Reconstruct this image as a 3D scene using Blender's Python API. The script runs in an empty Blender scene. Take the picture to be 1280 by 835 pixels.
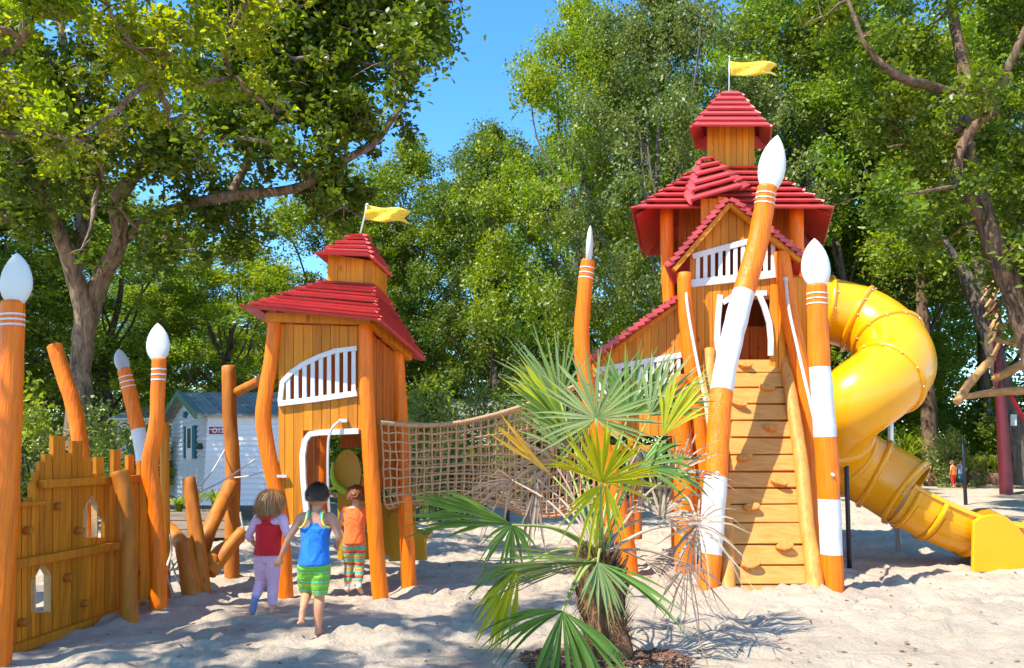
import bpy, bmesh, math, random
import numpy as np
from mathutils import Vector, Matrix, noise as mnoise
random.seed(7)
rng = np.random.default_rng(11)
R = math.radians
scene = bpy.context.scene
C = scene.collection

# ------------------------------------------------------------------ camera model
F, CX, CY = 955.0, 640.0, 417.5
H = 1.3
PITCH = math.atan((562 - CY) / F)
cp, sp = math.cos(PITCH), math.sin(PITCH)

def ray(px, py):
    x, y = (px - CX) / F, (CY - py) / F
    return Vector((x, cp - y * sp, sp + y * cp))

def at(px, py, Y):
    """world point at distance Y in front of the viewer's spot"""
    d = ray(px, py)
    t = Y / d.y
    return Vector((0, 0, H)) + d * t

def G(px, py, z=0.0):
    d = ray(px, py)
    t = (z - H) / d.z
    return Vector((0, 0, H)) + d * t

class Plane:
    def __init__(s, a, b, c=None):
        """vertical plane through a and b (or plane through a, b, c)"""
        s.o = a
        u = b - a
        v = (c - a) if c is not None else Vector((0, 0, 1))
        s.n = u.cross(v).normalized()
        if s.n.y > 0: s.n = -s.n
    def p(s, px, py, off=0.0):
        d = ray(px, py)
        c = Vector((0, 0, H))
        t = (s.o - c).dot(s.n) / d.dot(s.n)
        return c + d * t + s.n * off

def flat(Y, slope=0.0, px=640):
    a = at(px, 500, Y)
    return Plane(a, a + Vector((1, slope, 0)))

# ------------------------------------------------------------------ tags
def tag(o, label=None, cat=None, group=None, kind=None):
    if label: o['label'] = label
    if cat: o['category'] = cat
    if group: o['group'] = group
    if kind: o['kind'] = kind
    return o

def empty(name, loc, label, cat, group=None):
    o = bpy.data.objects.new(name, None)
    C.objects.link(o)
    o.location = loc
    o.empty_display_size = 0.2
    return tag(o, label, cat, group)

def link(name, me, parent=None):
    o = bpy.data.objects.new(name, me)
    C.objects.link(o)
    if parent is not None:
        o.parent = parent
        w = Vector((0, 0, 0))
        q = parent
        while q is not None:
            w += q.location
            q = q.parent
        o.location = -w
    return o

# ------------------------------------------------------------------ mesh builder (world coordinates)
def crom(pts, n):
    """catmull-rom resample of list of tuples to about n per span"""
    P = [np.array(p, float) for p in pts]
    if len(P) < 3: 
        return [P[0] + (P[1] - P[0]) * i / n for i in range(n + 1)]
    P = [2 * P[0] - P[1]] + P + [2 * P[-1] - P[-2]]
    out = []
    for i in range(1, len(P) - 2):
        for k in range(n):
            t = k / n
            a, b, c, d = P[i - 1], P[i], P[i + 1], P[i + 2]
            out.append(0.5 * ((2 * b) + (-a + c) * t + (2 * a - 5 * b + 4 * c - d) * t * t + (-a + 3 * b - 3 * c + d) * t ** 3))
    out.append(P[-2])
    return out

def frames(pts):
    """parallel transported frames along a list of Vectors"""
    n = len(pts)
    T = []
    for i in range(n):
        a = pts[max(0, i - 1)]; b = pts[min(n - 1, i + 1)]
        T.append((b - a).normalized())
    ref = Vector((0, -1, 0)) if abs(T[0].y) < 0.8 else Vector((0, 0, 1))
    u = (ref - T[0] * ref.dot(T[0])).normalized()
    out = []
    for i in range(n):
        u = (u - T[i] * u.dot(T[i])).normalized()
        out.append((u, T[i].cross(u).normalized(), T[i]))
    return out

class MB:
    def __init__(s):
        s.v, s.f, s.m, s.sm = [], [], [], []
    def add(s, vs, fs, mat=0, smooth=False):
        b = len(s.v)
        s.v += [tuple(v) for v in vs]
        for f in fs:
            s.f.append(tuple(b + i for i in f))
            s.m.append(mat); s.sm.append(smooth)
    def prism(s, poly, off, mat=0):
        """poly: list of Vectors (front), off: Vector to the back"""
        n = len(poly)
        vs = list(poly) + [p + off for p in poly]
        fs = [tuple(range(n)), tuple(range(2 * n - 1, n - 1, -1))]
        for i in range(n):
            j = (i + 1) % n
            fs.append((i, i + n, j + n, j))
        s.add(vs, fs, mat)
    def box(s, c, size, mat=0, rot=None):
        x, y, z = size[0] / 2, size[1] / 2, size[2] / 2
        c = Vector(c)
        vs = []
        for dx, dy, dz in ((-x,-y,-z),(x,-y,-z),(x,y,-z),(-x,y,-z),(-x,-y,z),(x,-y,z),(x,y,z),(-x,y,z)):
            d = Vector((dx, dy, dz))
            if rot is not None: d = rot @ d
            vs.append(c + d)
        s.add(vs, [(0,3,2,1),(4,5,6,7),(0,1,5,4),(1,2,6,5),(2,3,7,6),(3,0,4,7)], mat)
    def beam(s, a, b, w, h, mat=0, up=Vector((0, 0, 1))):
        a, b = Vector(a), Vector(b)
        d = (b - a).normalized()
        r = d.cross(up).normalized(); u = r.cross(d)
        q = [a - r*w/2 - u*h/2, a + r*w/2 - u*h/2, a + r*w/2 + u*h/2, a - r*w/2 + u*h/2]
        s.prism(q, b - a, mat)
    def tube(s, pts, rad, seg=12, n=6, mat=0, matf=None, smooth=True, jitter=0.0, caps=True, flat_=None):
        """pts: Vectors; rad: float or list; resampled smoothly"""
        if not isinstance(rad, (list, tuple)): rad = [rad] * len(pts)
        if n > 1:
            q = crom([(*p, r) for p, r in zip(pts, rad)], n)
            P = [Vector(a[:3]) for a in q]; Rr = [max(1e-4, float(a[3])) for a in q]
        else:
            P = [Vector(p) for p in pts]; Rr = list(rad)
        fr = frames(P)
        vs = []
        ph = random.uniform(0, 50)
        for i, (p, r, (u, w, t)) in enumerate(zip(P, Rr, fr)):
            for k in range(seg):
                a = 2 * math.pi * k / seg
                d = u * math.cos(a) + w * math.sin(a)
                rr = r
                if jitter: rr = r * (1 + jitter * mnoise.noise(p * 6 + d * 1.2 + Vector((ph, 0, 0))))
                vs.append(p + d * rr)
        b = len(s.v)
        s.v += [tuple(v) for v in vs]
        N = len(P)
        for i in range(N - 1):
            mm = matf(i / (N - 1), (P[i] + P[i+1]) / 2) if matf else mat
            for k in range(seg):
                k2 = (k + 1) % seg
                s.f.append((b + i*seg + k, b + i*seg + k2, b + (i+1)*seg + k2, b + (i+1)*seg + k))
                s.m.append(mm); s.sm.append(smooth)
        if caps:
            for i, sg in ((0, -1), (N - 1, 1)):
                mm = matf(i / (N - 1), P[i]) if matf else mat
                # small bevelled cap
                u, w, t = fr[i]
                ring = [P[i] + t * sg * Rr[i] * 0.12 + (u * math.cos(2*math.pi*k/seg) + w * math.sin(2*math.pi*k/seg)) * Rr[i] * 0.86 for k in range(seg)]
                bb = len(s.v)
                s.v += [tuple(v) for v in ring]
                for k in range(seg):
                    k2 = (k + 1) % seg
                    s.f.append((b + i*seg + k, b + i*seg + k2, bb + k2, bb + k) if sg > 0 else (b + i*seg + k2, b + i*seg + k, bb + k, bb + k2))
                    s.m.append(mm); s.sm.append(False)
                s.f.append(tuple(bb + k for k in range(seg)) if sg > 0 else tuple(bb + k for k in reversed(range(seg))))
                s.m.append(mm); s.sm.append(False)
    def ball(s, c, r, mat=0, nu=12, nv=8, scale=(1,1,1), rot=None):
        c = Vector(c); vs = []; fs = []
        for j in range(nv + 1):
            th = math.pi * j / nv
            for i in range(nu):
                ph = 2 * math.pi * i / nu
                d = Vector((math.sin(th)*math.cos(ph)*scale[0], math.sin(th)*math.sin(ph)*scale[1], math.cos(th)*scale[2])) * r
                if rot is not None: d = rot @ d
                vs.append(c + d)
        for j in range(nv):
            for i in range(nu):
                i2 = (i + 1) % nu
                fs.append((j*nu+i, (j+1)*nu+i, (j+1)*nu+i2, j*nu+i2))
        s.add(vs, fs, mat, True)
    def build(s, name, mats, parent=None, bevel=0.0):
        if not isinstance(mats, (list, tuple)): mats = [mats]
        me = bpy.data.meshes.new(name)
        me.from_pydata(s.v, [], s.f)
        for m in mats: me.materials.append(m)
        me.polygons.foreach_set('material_index', s.m)
        me.polygons.foreach_set('use_smooth', s.sm)
        me.update()
        bm = bmesh.new(); bm.from_mesh(me)
        bmesh.ops.recalc_face_normals(bm, faces=bm.faces)
        bm.to_mesh(me); bm.free()
        o = link(name, me, parent)
        if bevel:
            md = o.modifiers.new('bevel', 'BEVEL'); md.width = bevel; md.segments = 2; md.limit_method = 'ANGLE'
            md.angle_limit = R(40)
        return o

# ------------------------------------------------------------------ materials
def newmat(name):
    m = bpy.data.materials.new(name); m.use_nodes = True
    nt = m.node_tree
    return m, nt, nt.nodes, nt.links, nt.nodes['Principled BSDF']

def island(nt, lo, hi):
    g = nt.nodes.new('ShaderNodeNewGeometry')
    mr = nt.nodes.new('ShaderNodeMapRange')
    mr.inputs['To Min'].default_value = lo; mr.inputs['To Max'].default_value = hi
    nt.links.new(g.outputs['Random Per Island'], mr.inputs['Value'])
    return mr.outputs['Result']

def paint(name, col, rough=0.45, var=0.12, scale=6.0, bump=0.1, bscale=40, spec=0.5, isl=0.0, dirt=0.25, stretch=(1,1,1), coat=0.0, dirtcol=None):
    m, nt, N, L, B = newmat(name)
    tc = N.new('ShaderNodeTexCoord'); mp = N.new('ShaderNodeMapping'); mp.inputs['Scale'].default_value = stretch
    L.new(tc.outputs['Object'], mp.inputs['Vector'])
    n1 = N.new('ShaderNodeTexNoise'); n1.inputs['Scale'].default_value = scale; n1.inputs['Detail'].default_value = 5
    L.new(mp.outputs['Vector'], n1.inputs['Vector'])
    r = N.new('ShaderNodeMapRange'); r.inputs['From Min'].default_value = 0.3; r.inputs['From Max'].default_value = 0.7
    r.inputs['To Min'].default_value = 1 - var; r.inputs['To Max'].default_value = 1 + var
    L.new(n1.outputs['Fac'], r.inputs['Value'])
    fac = r.outputs['Result']
    if isl:
        mu = N.new('ShaderNodeMath'); mu.operation = 'MULTIPLY'
        L.new(fac, mu.inputs[0]); L.new(island(nt, 1 - isl, 1 + isl), mu.inputs[1]); fac = mu.outputs[0]
    hs = N.new('ShaderNodeHueSaturation'); hs.inputs['Color'].default_value = (*col, 1)
    L.new(fac, hs.inputs['Value'])
    # dirt / wear patches
    n2 = N.new('ShaderNodeTexNoise'); n2.inputs['Scale'].default_value = scale * 0.6; n2.inputs['Detail'].default_value = 8; n2.inputs['Roughness'].default_value = 0.7
    L.new(tc.outputs['Object'], n2.inputs['Vector'])
    r2 = N.new('ShaderNodeMapRange'); r2.inputs['From Min'].default_value = 0.56; r2.inputs['From Max'].default_value = 0.78
    r2.inputs['To Max'].default_value = dirt
    L.new(n2.outputs['Fac'], r2.inputs['Value'])
    mx = N.new('ShaderNodeMix'); mx.data_type = 'RGBA'
    dc = dirtcol or tuple(c * 0.45 + 0.03 for c in col)
    mx.inputs['B'].default_value = (*dc, 1)
    L.new(r2.outputs['Result'], mx.inputs['Factor']); L.new(hs.outputs['Color'], mx.inputs['A'])
    L.new(mx.outputs['Result'], B.inputs['Base Color'])
    B.inputs['Roughness'].default_value = rough
    B.inputs['Specular IOR Level'].default_value = spec
    B.inputs['Coat Weight'].default_value = coat
    if bump:
        n3 = N.new('ShaderNodeTexNoise'); n3.inputs['Scale'].default_value = bscale; n3.inputs['Detail'].default_value = 4
        L.new(mp.outputs['Vector'], n3.inputs['Vector'])
        b = N.new('ShaderNodeBump'); b.inputs['Strength'].default_value = bump; b.inputs['Distance'].default_value = 0.02
        L.new(n3.outputs['Fac'], b.inputs['Height']); L.new(b.outputs['Normal'], B.inputs['Normal'])
    return m

def wood(name, col, dark, isl=0.16, rough=0.55, gs=(30, 30, 1.6), knots=True, along=None):
    """grain runs along Z (or along the axis with the small scale)"""
    m, nt, N, L, B = newmat(name)
    tc = N.new('ShaderNodeTexCoord'); mp = N.new('ShaderNodeMapping'); mp.inputs['Scale'].default_value = gs
    L.new(tc.outputs['Object'], mp.inputs['Vector'])
    g = N.new('ShaderNodeNewGeometry')
    n1 = N.new('ShaderNodeTexNoise'); n1.noise_dimensions = '4D'; n1.inputs['Scale'].default_value = 1.0; n1.inputs['Detail'].default_value = 6; n1.inputs['Distortion'].default_value = 0.6
    wv = N.new('ShaderNodeMath'); wv.operation = 'MULTIPLY'; wv.inputs[1].default_value = 37.0
    L.new(g.outputs['Random Per Island'], wv.inputs[0]); L.new(wv.outputs[0], n1.inputs['W'])
    L.new(mp.outputs['Vector'], n1.inputs['Vector'])
    cr = N.new('ShaderNodeValToRGB')
    e = cr.color_ramp.elements
    e[0].position = 0.25; e[0].color = (*dark, 1)
    e[1].position = 0.62; e[1].color = (*col, 1)
    L.new(n1.outputs['Fac'], cr.inputs['Fac'])
    hs = N.new('ShaderNodeHueSaturation')
    L.new(cr.outputs['Color'], hs.inputs['Color']); L.new(island(nt, 1 - isl, 1 + isl), hs.inputs['Value'])
    out = hs.outputs['Color']
    if knots:
        vo = N.new('ShaderNodeTexVoronoi'); vo.inputs['Scale'].default_value = 4.5
        mp2 = N.new('ShaderNodeMapping'); mp2.inputs['Scale'].default_value = (1, 1, 0.55)
        L.new(tc.outputs['Object'], mp2.inputs['Vector']); L.new(mp2.outputs['Vector'], vo.inputs['Vector'])
        kr = N.new('ShaderNodeMapRange'); kr.inputs['From Min'].default_value = 0.05; kr.inputs['From Max'].default_value = 0.11
        kr.inputs['To Min'].default_value = 0.6; kr.inputs['To Max'].default_value = 0.0
        L.new(vo.outputs['Distance'], kr.inputs['Value'])
        mx = N.new('ShaderNodeMix'); mx.data_type = 'RGBA'; mx.inputs['B'].default_value = (dark[0]*.45, dark[1]*.4, dark[2]*.4, 1)
        L.new(kr.outputs['Result'], mx.inputs['Factor']); L.new(out, mx.inputs['A']); out = mx.outputs['Result']
    L.new(out, B.inputs['Base Color'])
    B.inputs['Roughness'].default_value = rough; B.inputs['Specular IOR Level'].default_value = .3
    b = N.new('ShaderNodeBump'); b.inputs['Strength'].default_value = 0.35; b.inputs['Distance'].default_value = 0.01
    L.new(n1.outputs['Fac'], b.inputs['Height']); L.new(b.outputs['Normal'], B.inputs['Normal'])
    return m

def leafmat(name, cols, trans=0.35, rough=0.45, vmin=0.75, vmax=1.25):
    m, nt, N, L, B = newmat(name)
    g = N.new('ShaderNodeNewGeometry')
    cr = N.new('ShaderNodeValToRGB'); cr.color_ramp.interpolation = 'LINEAR'
    e = cr.color_ramp.elements
    while len(e) < len(cols): e.new(0.5)
    for i, c in enumerate(cols):
        e[i].position = i / (len(cols) - 1); e[i].color = (*c, 1)
    L.new(g.outputs['Random Per Island'], cr.inputs['Fac'])
    oi = N.new('ShaderNodeObjectInfo')
    mr = N.new('ShaderNodeMapRange'); mr.inputs['To Min'].default_value = vmin; mr.inputs['To Max'].default_value = vmax
    L.new(oi.outputs['Random'], mr.inputs['Value'])
    tc = N.new('ShaderNodeTexCoord'); nz = N.new('ShaderNodeTexNoise'); nz.inputs['Scale'].default_value = 0.55; nz.inputs['Detail'].default_value = 2
    L.new(tc.outputs['Object'], nz.inputs['Vector'])
    mh = N.new('ShaderNodeMapRange'); mh.inputs['From Min'].default_value = .3; mh.inputs['From Max'].default_value = .7
    mh.inputs['To Min'].default_value = 0.475; mh.inputs['To Max'].default_value = 0.515
    L.new(nz.outputs['Fac'], mh.inputs['Value'])
    hs = N.new('ShaderNodeHueSaturation'); L.new(cr.outputs['Color'], hs.inputs['Color'])
    L.new(mr.outputs['Result'], hs.inputs['Value']); L.new(mh.outputs['Result'], hs.inputs['Hue'])
    L.new(hs.outputs['Color'], B.inputs['Base Color'])
    B.inputs['Roughness'].default_value = rough
    B.inputs['Specular IOR Level'].default_value = 0.4
    tr = N.new('ShaderNodeBsdfTranslucent')
    h2 = N.new('ShaderNodeHueSaturation'); h2.inputs['Value'].default_value = 1.5; h2.inputs['Saturation'].default_value = 1.1; h2.inputs['Hue'].default_value = 0.485
    L.new(hs.outputs['Color'], h2.inputs['Color']); L.new(h2.outputs['Color'], tr.inputs['Color'])
    mx = N.new('ShaderNodeMixShader'); mx.inputs['Fac'].default_value = trans
    L.new(B.outputs['BSDF'], mx.inputs[1]); L.new(tr.outputs['BSDF'], mx.inputs[2])
    L.new(mx.outputs['Shader'], N['Material Output'].inputs['Surface'])
    return m

def barkmat(name, c1, c2, scale=9):
    m, nt, N, L, B = newmat(name)
    tc = N.new('ShaderNodeTexCoord'); mp = N.new('ShaderNodeMapping'); mp.inputs['Scale'].default_value = (1, 1, 0.25)
    L.new(tc.outputs['Object'], mp.inputs['Vector'])
    n1 = N.new('ShaderNodeTexNoise'); n1.inputs['Scale'].default_value = scale; n1.inputs['Detail'].default_value = 9; n1.inputs['Roughness'].default_value = 0.7; n1.inputs['Distortion'].default_value = 1.0
    L.new(mp.outputs['Vector'], n1.inputs['Vector'])
    cr = N.new('ShaderNodeValToRGB'); e = cr.color_ramp.elements
    e[0].position = 0.38; e[0].color = (*c1, 1); e[1].position = 0.64; e[1].color = (*c2, 1)
    L.new(n1.outputs['Fac'], cr.inputs['Fac'])
    L.new(cr.outputs['Color'], B.inputs['Base Color'])
    B.inputs['Roughness'].default_value = 0.9
    b = N.new('ShaderNodeBump'); b.inputs['Strength'].default_value = 0.9; b.inputs['Distance'].default_value = 0.05
    L.new(n1.outputs['Fac'], b.inputs['Height']); L.new(b.outputs['Normal'], B.inputs['Normal'])
    return m

def stripes(name, cols, freq, axis='Z', rough=0.8):
    """horizontal cloth stripes by object height"""
    m, nt, N, L, B = newmat(name)
    tc = N.new('ShaderNodeTexCoord'); sx = N.new('ShaderNodeSeparateXYZ'); L.new(tc.outputs['Object'], sx.inputs[0])
    nz = N.new('ShaderNodeTexNoise'); nz.inputs['Scale'].default_value = 9; L.new(tc.outputs['Object'], nz.inputs['Vector'])
    ad = N.new('ShaderNodeMath'); ad.operation = 'MULTIPLY_ADD'; ad.inputs[1].default_value = 0.012
    L.new(nz.outputs['Fac'], ad.inputs[0]); L.new(sx.outputs[axis], ad.inputs[2])
    mu = N.new('ShaderNodeMath'); mu.operation = 'MULTIPLY'; mu.inputs[1].default_value = freq; L.new(ad.outputs[0], mu.inputs[0])
    fr = N.new('ShaderNodeMath'); fr.operation = 'FRACT'; L.new(mu.outputs[0], fr.inputs[0])
    cr = N.new('ShaderNodeValToRGB'); cr.color_ramp.interpolation = 'CONSTANT'; e = cr.color_ramp.elements
    while len(e) < len(cols): e.new(0.5)
    for i, (p, c) in enumerate(cols): e[i].position = p; e[i].color = (*c, 1)
    L.new(fr.outputs[0], cr.inputs['Fac']); L.new(cr.outputs['Color'], B.inputs['Base Color'])
    B.inputs['Roughness'].default_value = rough
    clothbump(nt, B)
    return m

def clothbump(nt, B, s=9, d=0.03, st=0.8):
    N, L = nt.nodes, nt.links
    tc = N.new('ShaderNodeTexCoord')
    n = N.new('ShaderNodeTexNoise'); n.inputs['Scale'].default_value = s; n.inputs['Detail'].default_value = 4; n.inputs['Distortion'].default_value = 1.2
    L.new(tc.outputs['Object'], n.inputs['Vector'])
    b = N.new('ShaderNodeBump'); b.inputs['Strength'].default_value = st; b.inputs['Distance'].default_value = d
    L.new(n.outputs['Fac'], b.inputs['Height']); L.new(b.outputs['Normal'], B.inputs['Normal'])

def cloth(name, col, rough=0.85):
    m, nt, N, L, B = newmat(name)
    B.inputs['Base Color'].default_value = (*col, 1); B.inputs['Roughness'].default_value = rough
    B.inputs['Sheen Weight'].default_value = 0.2
    clothbump(nt, B)
    return m

def plain(name, col, rough=0.5, metal=0.0):
    m, nt, N, L, B = newmat(name)
    B.inputs['Base Color'].default_value = (*col, 1); B.inputs['Roughness'].default_value = rough; B.inputs['Metallic'].default_value = metal
    return m

M = {}
M['orange'] = paint('orange_painted_timber', (0.86, 0.175, 0.003), rough=0.42, var=0.2, scale=5, stretch=(7,7,0.5), bump=0.5, bscale=9, spec=.3, dirt=0.55, dirtcol=(0.55,0.12,0.01))
M['white'] = paint('white_painted_timber', (0.66, 0.65, 0.645), rough=0.5, var=0.05, scale=6, bump=0.15, bscale=20, dirt=0.25, dirtcol=(0.5,0.47,0.42))
M['tip'] = paint('white_tip_board', (0.62, 0.62, 0.59), rough=0.4, var=0.03, scale=4, bump=0.05, dirt=0.2, dirtcol=(0.6,0.58,0.52))
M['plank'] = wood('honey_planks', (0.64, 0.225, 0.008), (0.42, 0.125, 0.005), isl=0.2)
M['plankd'] = wood('dark_shaded_planks', (0.46, 0.11, 0.008), (0.27, 0.06, 0.006), isl=0.12)  # darker honey planks: shade on inner and side walls put into the colour
M['ramp'] = wood('pale_ramp_boards', (0.72, 0.32, 0.075), (0.56, 0.21, 0.038), isl=0.14, gs=(1.6, 30, 30))
M['rampside'] = wood('pale_ramp_stringer', (0.64, 0.27, 0.055), (0.46, 0.16, 0.025), isl=0.05)
M['log'] = wood('brown_logs', (0.50, 0.16, 0.012), (0.28, 0.075, 0.007), isl=0.14, gs=(14, 14, 2.5))
M['logend'] = paint('pale_sawn_log_end', (0.62, 0.36, 0.14), rough=0.7, scale=20, bump=0.2)
M['red'] = paint('red_roof_boards', (0.48, 0.056, 0.056), rough=0.42, var=0.14, scale=8, isl=0.22, bump=0.2, bscale=18, stretch=(0.6,3,3), dirt=0.35, dirtcol=(0.30,0.035,0.04))
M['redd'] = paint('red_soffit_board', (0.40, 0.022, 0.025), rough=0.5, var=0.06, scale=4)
M['yellow'] = paint('yellow_moulded_plastic', (0.82, 0.35, 0.0015), rough=0.27, var=0.04, scale=2.5, bump=0.03, bscale=60, dirt=0.3, dirtcol=(0.60,0.30,0.04), coat=0.2)
M['flag'] = cloth('yellow_flag_cloth', (0.85, 0.50, 0.01), 0.6)
M['olive'] = paint('ochre_play_board', (0.46, 0.26, 0.012), rough=0.4, var=0.06, scale=3)
M['lime'] = paint('lime_plastic', (0.35, 0.55, 0.02), rough=0.35, var=0.05, scale=3)
M['steel'] = plain('galvanised_steel', (0.62, 0.62, 0.60), 0.35, 0.7)
M['black'] = paint('black_powder_coat', (0.012, 0.012, 0.016), rough=0.4, var=0.1)
M['rope'] = paint('tan_rope', (0.58, 0.33, 0.16), rough=0.9, var=0.2, scale=60, bump=0.6, bscale=250)
M['wrope'] = paint('pale_rope', (0.62, 0.58, 0.50), rough=0.9, var=0.2, scale=60, bump=0.5, bscale=200)
M['bark'] = barkmat('oak_bark', (0.075, 0.045, 0.028), (0.36, 0.25, 0.17))
M['barkr'] = barkmat('reddish_bark', (0.05, 0.028, 0.018), (0.26, 0.15, 0.085), 8)  # reddish tone, darker than the oak bark
M['barkp'] = barkmat('plain_bark', (0.05, 0.04, 0.03), (0.20, 0.155, 0.12), 7)
M['siding'] = paint('white_siding', (0.70, 0.72, 0.76), rough=0.5, var=0.03, scale=2)
M['sidingb'] = paint('grey_shaded_siding', (0.52, 0.56, 0.60), rough=0.5, var=0.05, scale=3)  # darker bluish white siding: shade of the gable side put into the colour
M['roofg'] = paint('green_grey_roof', (0.22, 0.225, 0.20), rough=0.85, var=0.25, scale=5, isl=0.2, bump=0.3)
M['trimg'] = paint('green_trim', (0.07, 0.17, 0.12), rough=0.6)
M['teal'] = paint('teal_shutter', (0.008, 0.13, 0.19), rough=0.5)
M['maroon'] = plain('maroon_sign', (0.30, 0.006, 0.05), 0.5)
M['glass'] = plain('window_glass', (0.05, 0.10, 0.09), 0.08)
M['boxwood'] = wood('weathered_planter_boards', (0.34, 0.25, 0.17), (0.18, 0.13, 0.09), isl=0.15, gs=(2, 25, 25))
M['purple'] = paint('maroon_painted_pole', (0.11, 0.012, 0.020), rough=0.45, var=0.12, scale=4)
M['palelog'] = wood('pale_peeled_logs', (0.55, 0.30, 0.12), (0.33, 0.16, 0.06), isl=0.2, gs=(6, 6, 6), knots=False)
M['redrope'] = plain('red_rope', (0.55, 0.01, 0.02), 0.6)
M['fibre'] = barkmat('palm_fibre', (0.10, 0.04, 0.015), (0.42, 0.21, 0.09), 30)
M['mulch'] = paint('bark_mulch', (0.16, 0.075, 0.04), rough=0.95, var=0.3, isl=0.35, scale=20)
M['terracotta'] = paint('dark_pot', (0.16, 0.08, 0.05), rough=0.7)
M['frond'] = leafmat('palm_green', [(0.07, 0.16, 0.02), (0.12, 0.24, 0.035), (0.16, 0.29, 0.05)], 0.3, 0.4, 1, 1)
M['frondg'] = leafmat('palm_grey_green', [(0.14, 0.22, 0.06), (0.22, 0.30, 0.11), (0.19, 0.29, 0.07)], 0.3, 0.4, 1, 1)
M['frondy'] = leafmat('palm_yellow_green', [(0.40, 0.45, 0.015), (0.52, 0.52, 0.015), (0.30, 0.40, 0.02)], 0.4, 0.45, 1, 1)
M['frondo'] = leafmat('palm_yellow', [(0.62, 0.42, 0.02), (0.50, 0.36, 0.04), (0.60, 0.36, 0.03)], 0.3, 0.5, 1, 1)
M['dead'] = leafmat('palm_dead', [(0.38, 0.29, 0.19), (0.50, 0.40, 0.28), (0.28, 0.20, 0.12)], 0.2, 0.8, 1, 1)
M['petiole'] = paint('palm_stalk', (0.25, 0.30, 0.07), rough=0.5)
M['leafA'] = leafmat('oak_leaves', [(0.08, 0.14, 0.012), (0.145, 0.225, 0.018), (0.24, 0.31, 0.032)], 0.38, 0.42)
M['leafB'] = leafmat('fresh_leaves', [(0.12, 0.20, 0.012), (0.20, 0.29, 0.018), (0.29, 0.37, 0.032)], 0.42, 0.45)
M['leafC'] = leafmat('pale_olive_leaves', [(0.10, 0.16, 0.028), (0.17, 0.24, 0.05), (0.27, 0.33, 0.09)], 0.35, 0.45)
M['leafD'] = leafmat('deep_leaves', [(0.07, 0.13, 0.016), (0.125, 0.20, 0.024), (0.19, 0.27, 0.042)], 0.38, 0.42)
M['leafY'] = leafmat('yellow_green_leaves', [(0.13, 0.21, 0.018), (0.20, 0.29, 0.022), (0.34, 0.40, 0.03)], 0.55, 0.45)
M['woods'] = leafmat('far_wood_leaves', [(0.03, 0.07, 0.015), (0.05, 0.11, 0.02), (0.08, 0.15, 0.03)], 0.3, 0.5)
M['skin'] = paint('tanned_skin', (0.56, 0.25, 0.13), rough=0.5, var=0.04, scale=5, bump=0.05, dirt=0.1)
M['skinl'] = paint('light_skin', (0.66, 0.33, 0.20), rough=0.5, var=0.04, scale=5, bump=0.05, dirt=0.1)

M['litter'] = leafmat('dry_fallen_leaves', [(0.12,0.07,0.035),(0.22,0.14,0.07),(0.30,0.21,0.11)], .1, .9, 1, 1)
# ------------------------------------------------------------------ value noise in numpy
def vnoise(x, y, seed):
    r = np.random.default_rng(seed); T = r.random((256, 256))
    xi = np.floor(x).astype(int); yi = np.floor(y).astype(int)
    fx = x - xi; fy = y - yi
    fx = fx*fx*(3-2*fx); fy = fy*fy*(3-2*fy)
    g = lambda a, b: T[a % 256, b % 256]
    return (g(xi,yi)*(1-fx)+g(xi+1,yi)*fx)*(1-fy) + (g(xi,yi+1)*(1-fx)+g(xi+1,yi+1)*fx)*fy

# ------------------------------------------------------------------ ground
def sand_height(x, y):
    h = (vnoise(x*0.7, y*0.7, 1) - .5) * 0.07
    h += (vnoise(x*2.3+9, y*2.3, 2) - .5) * 0.036
    n = vnoise(x*5.1, y*5.1+3, 3)
    h += (n - .5) * 0.038
    n2 = vnoise(x*11+5, y*11, 4)
    h -= np.clip(n2 - .5, 0, 1) * 0.055
    h += (vnoise(x*23+5, y*23, 5) - .5) * 0.017
    return h

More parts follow.
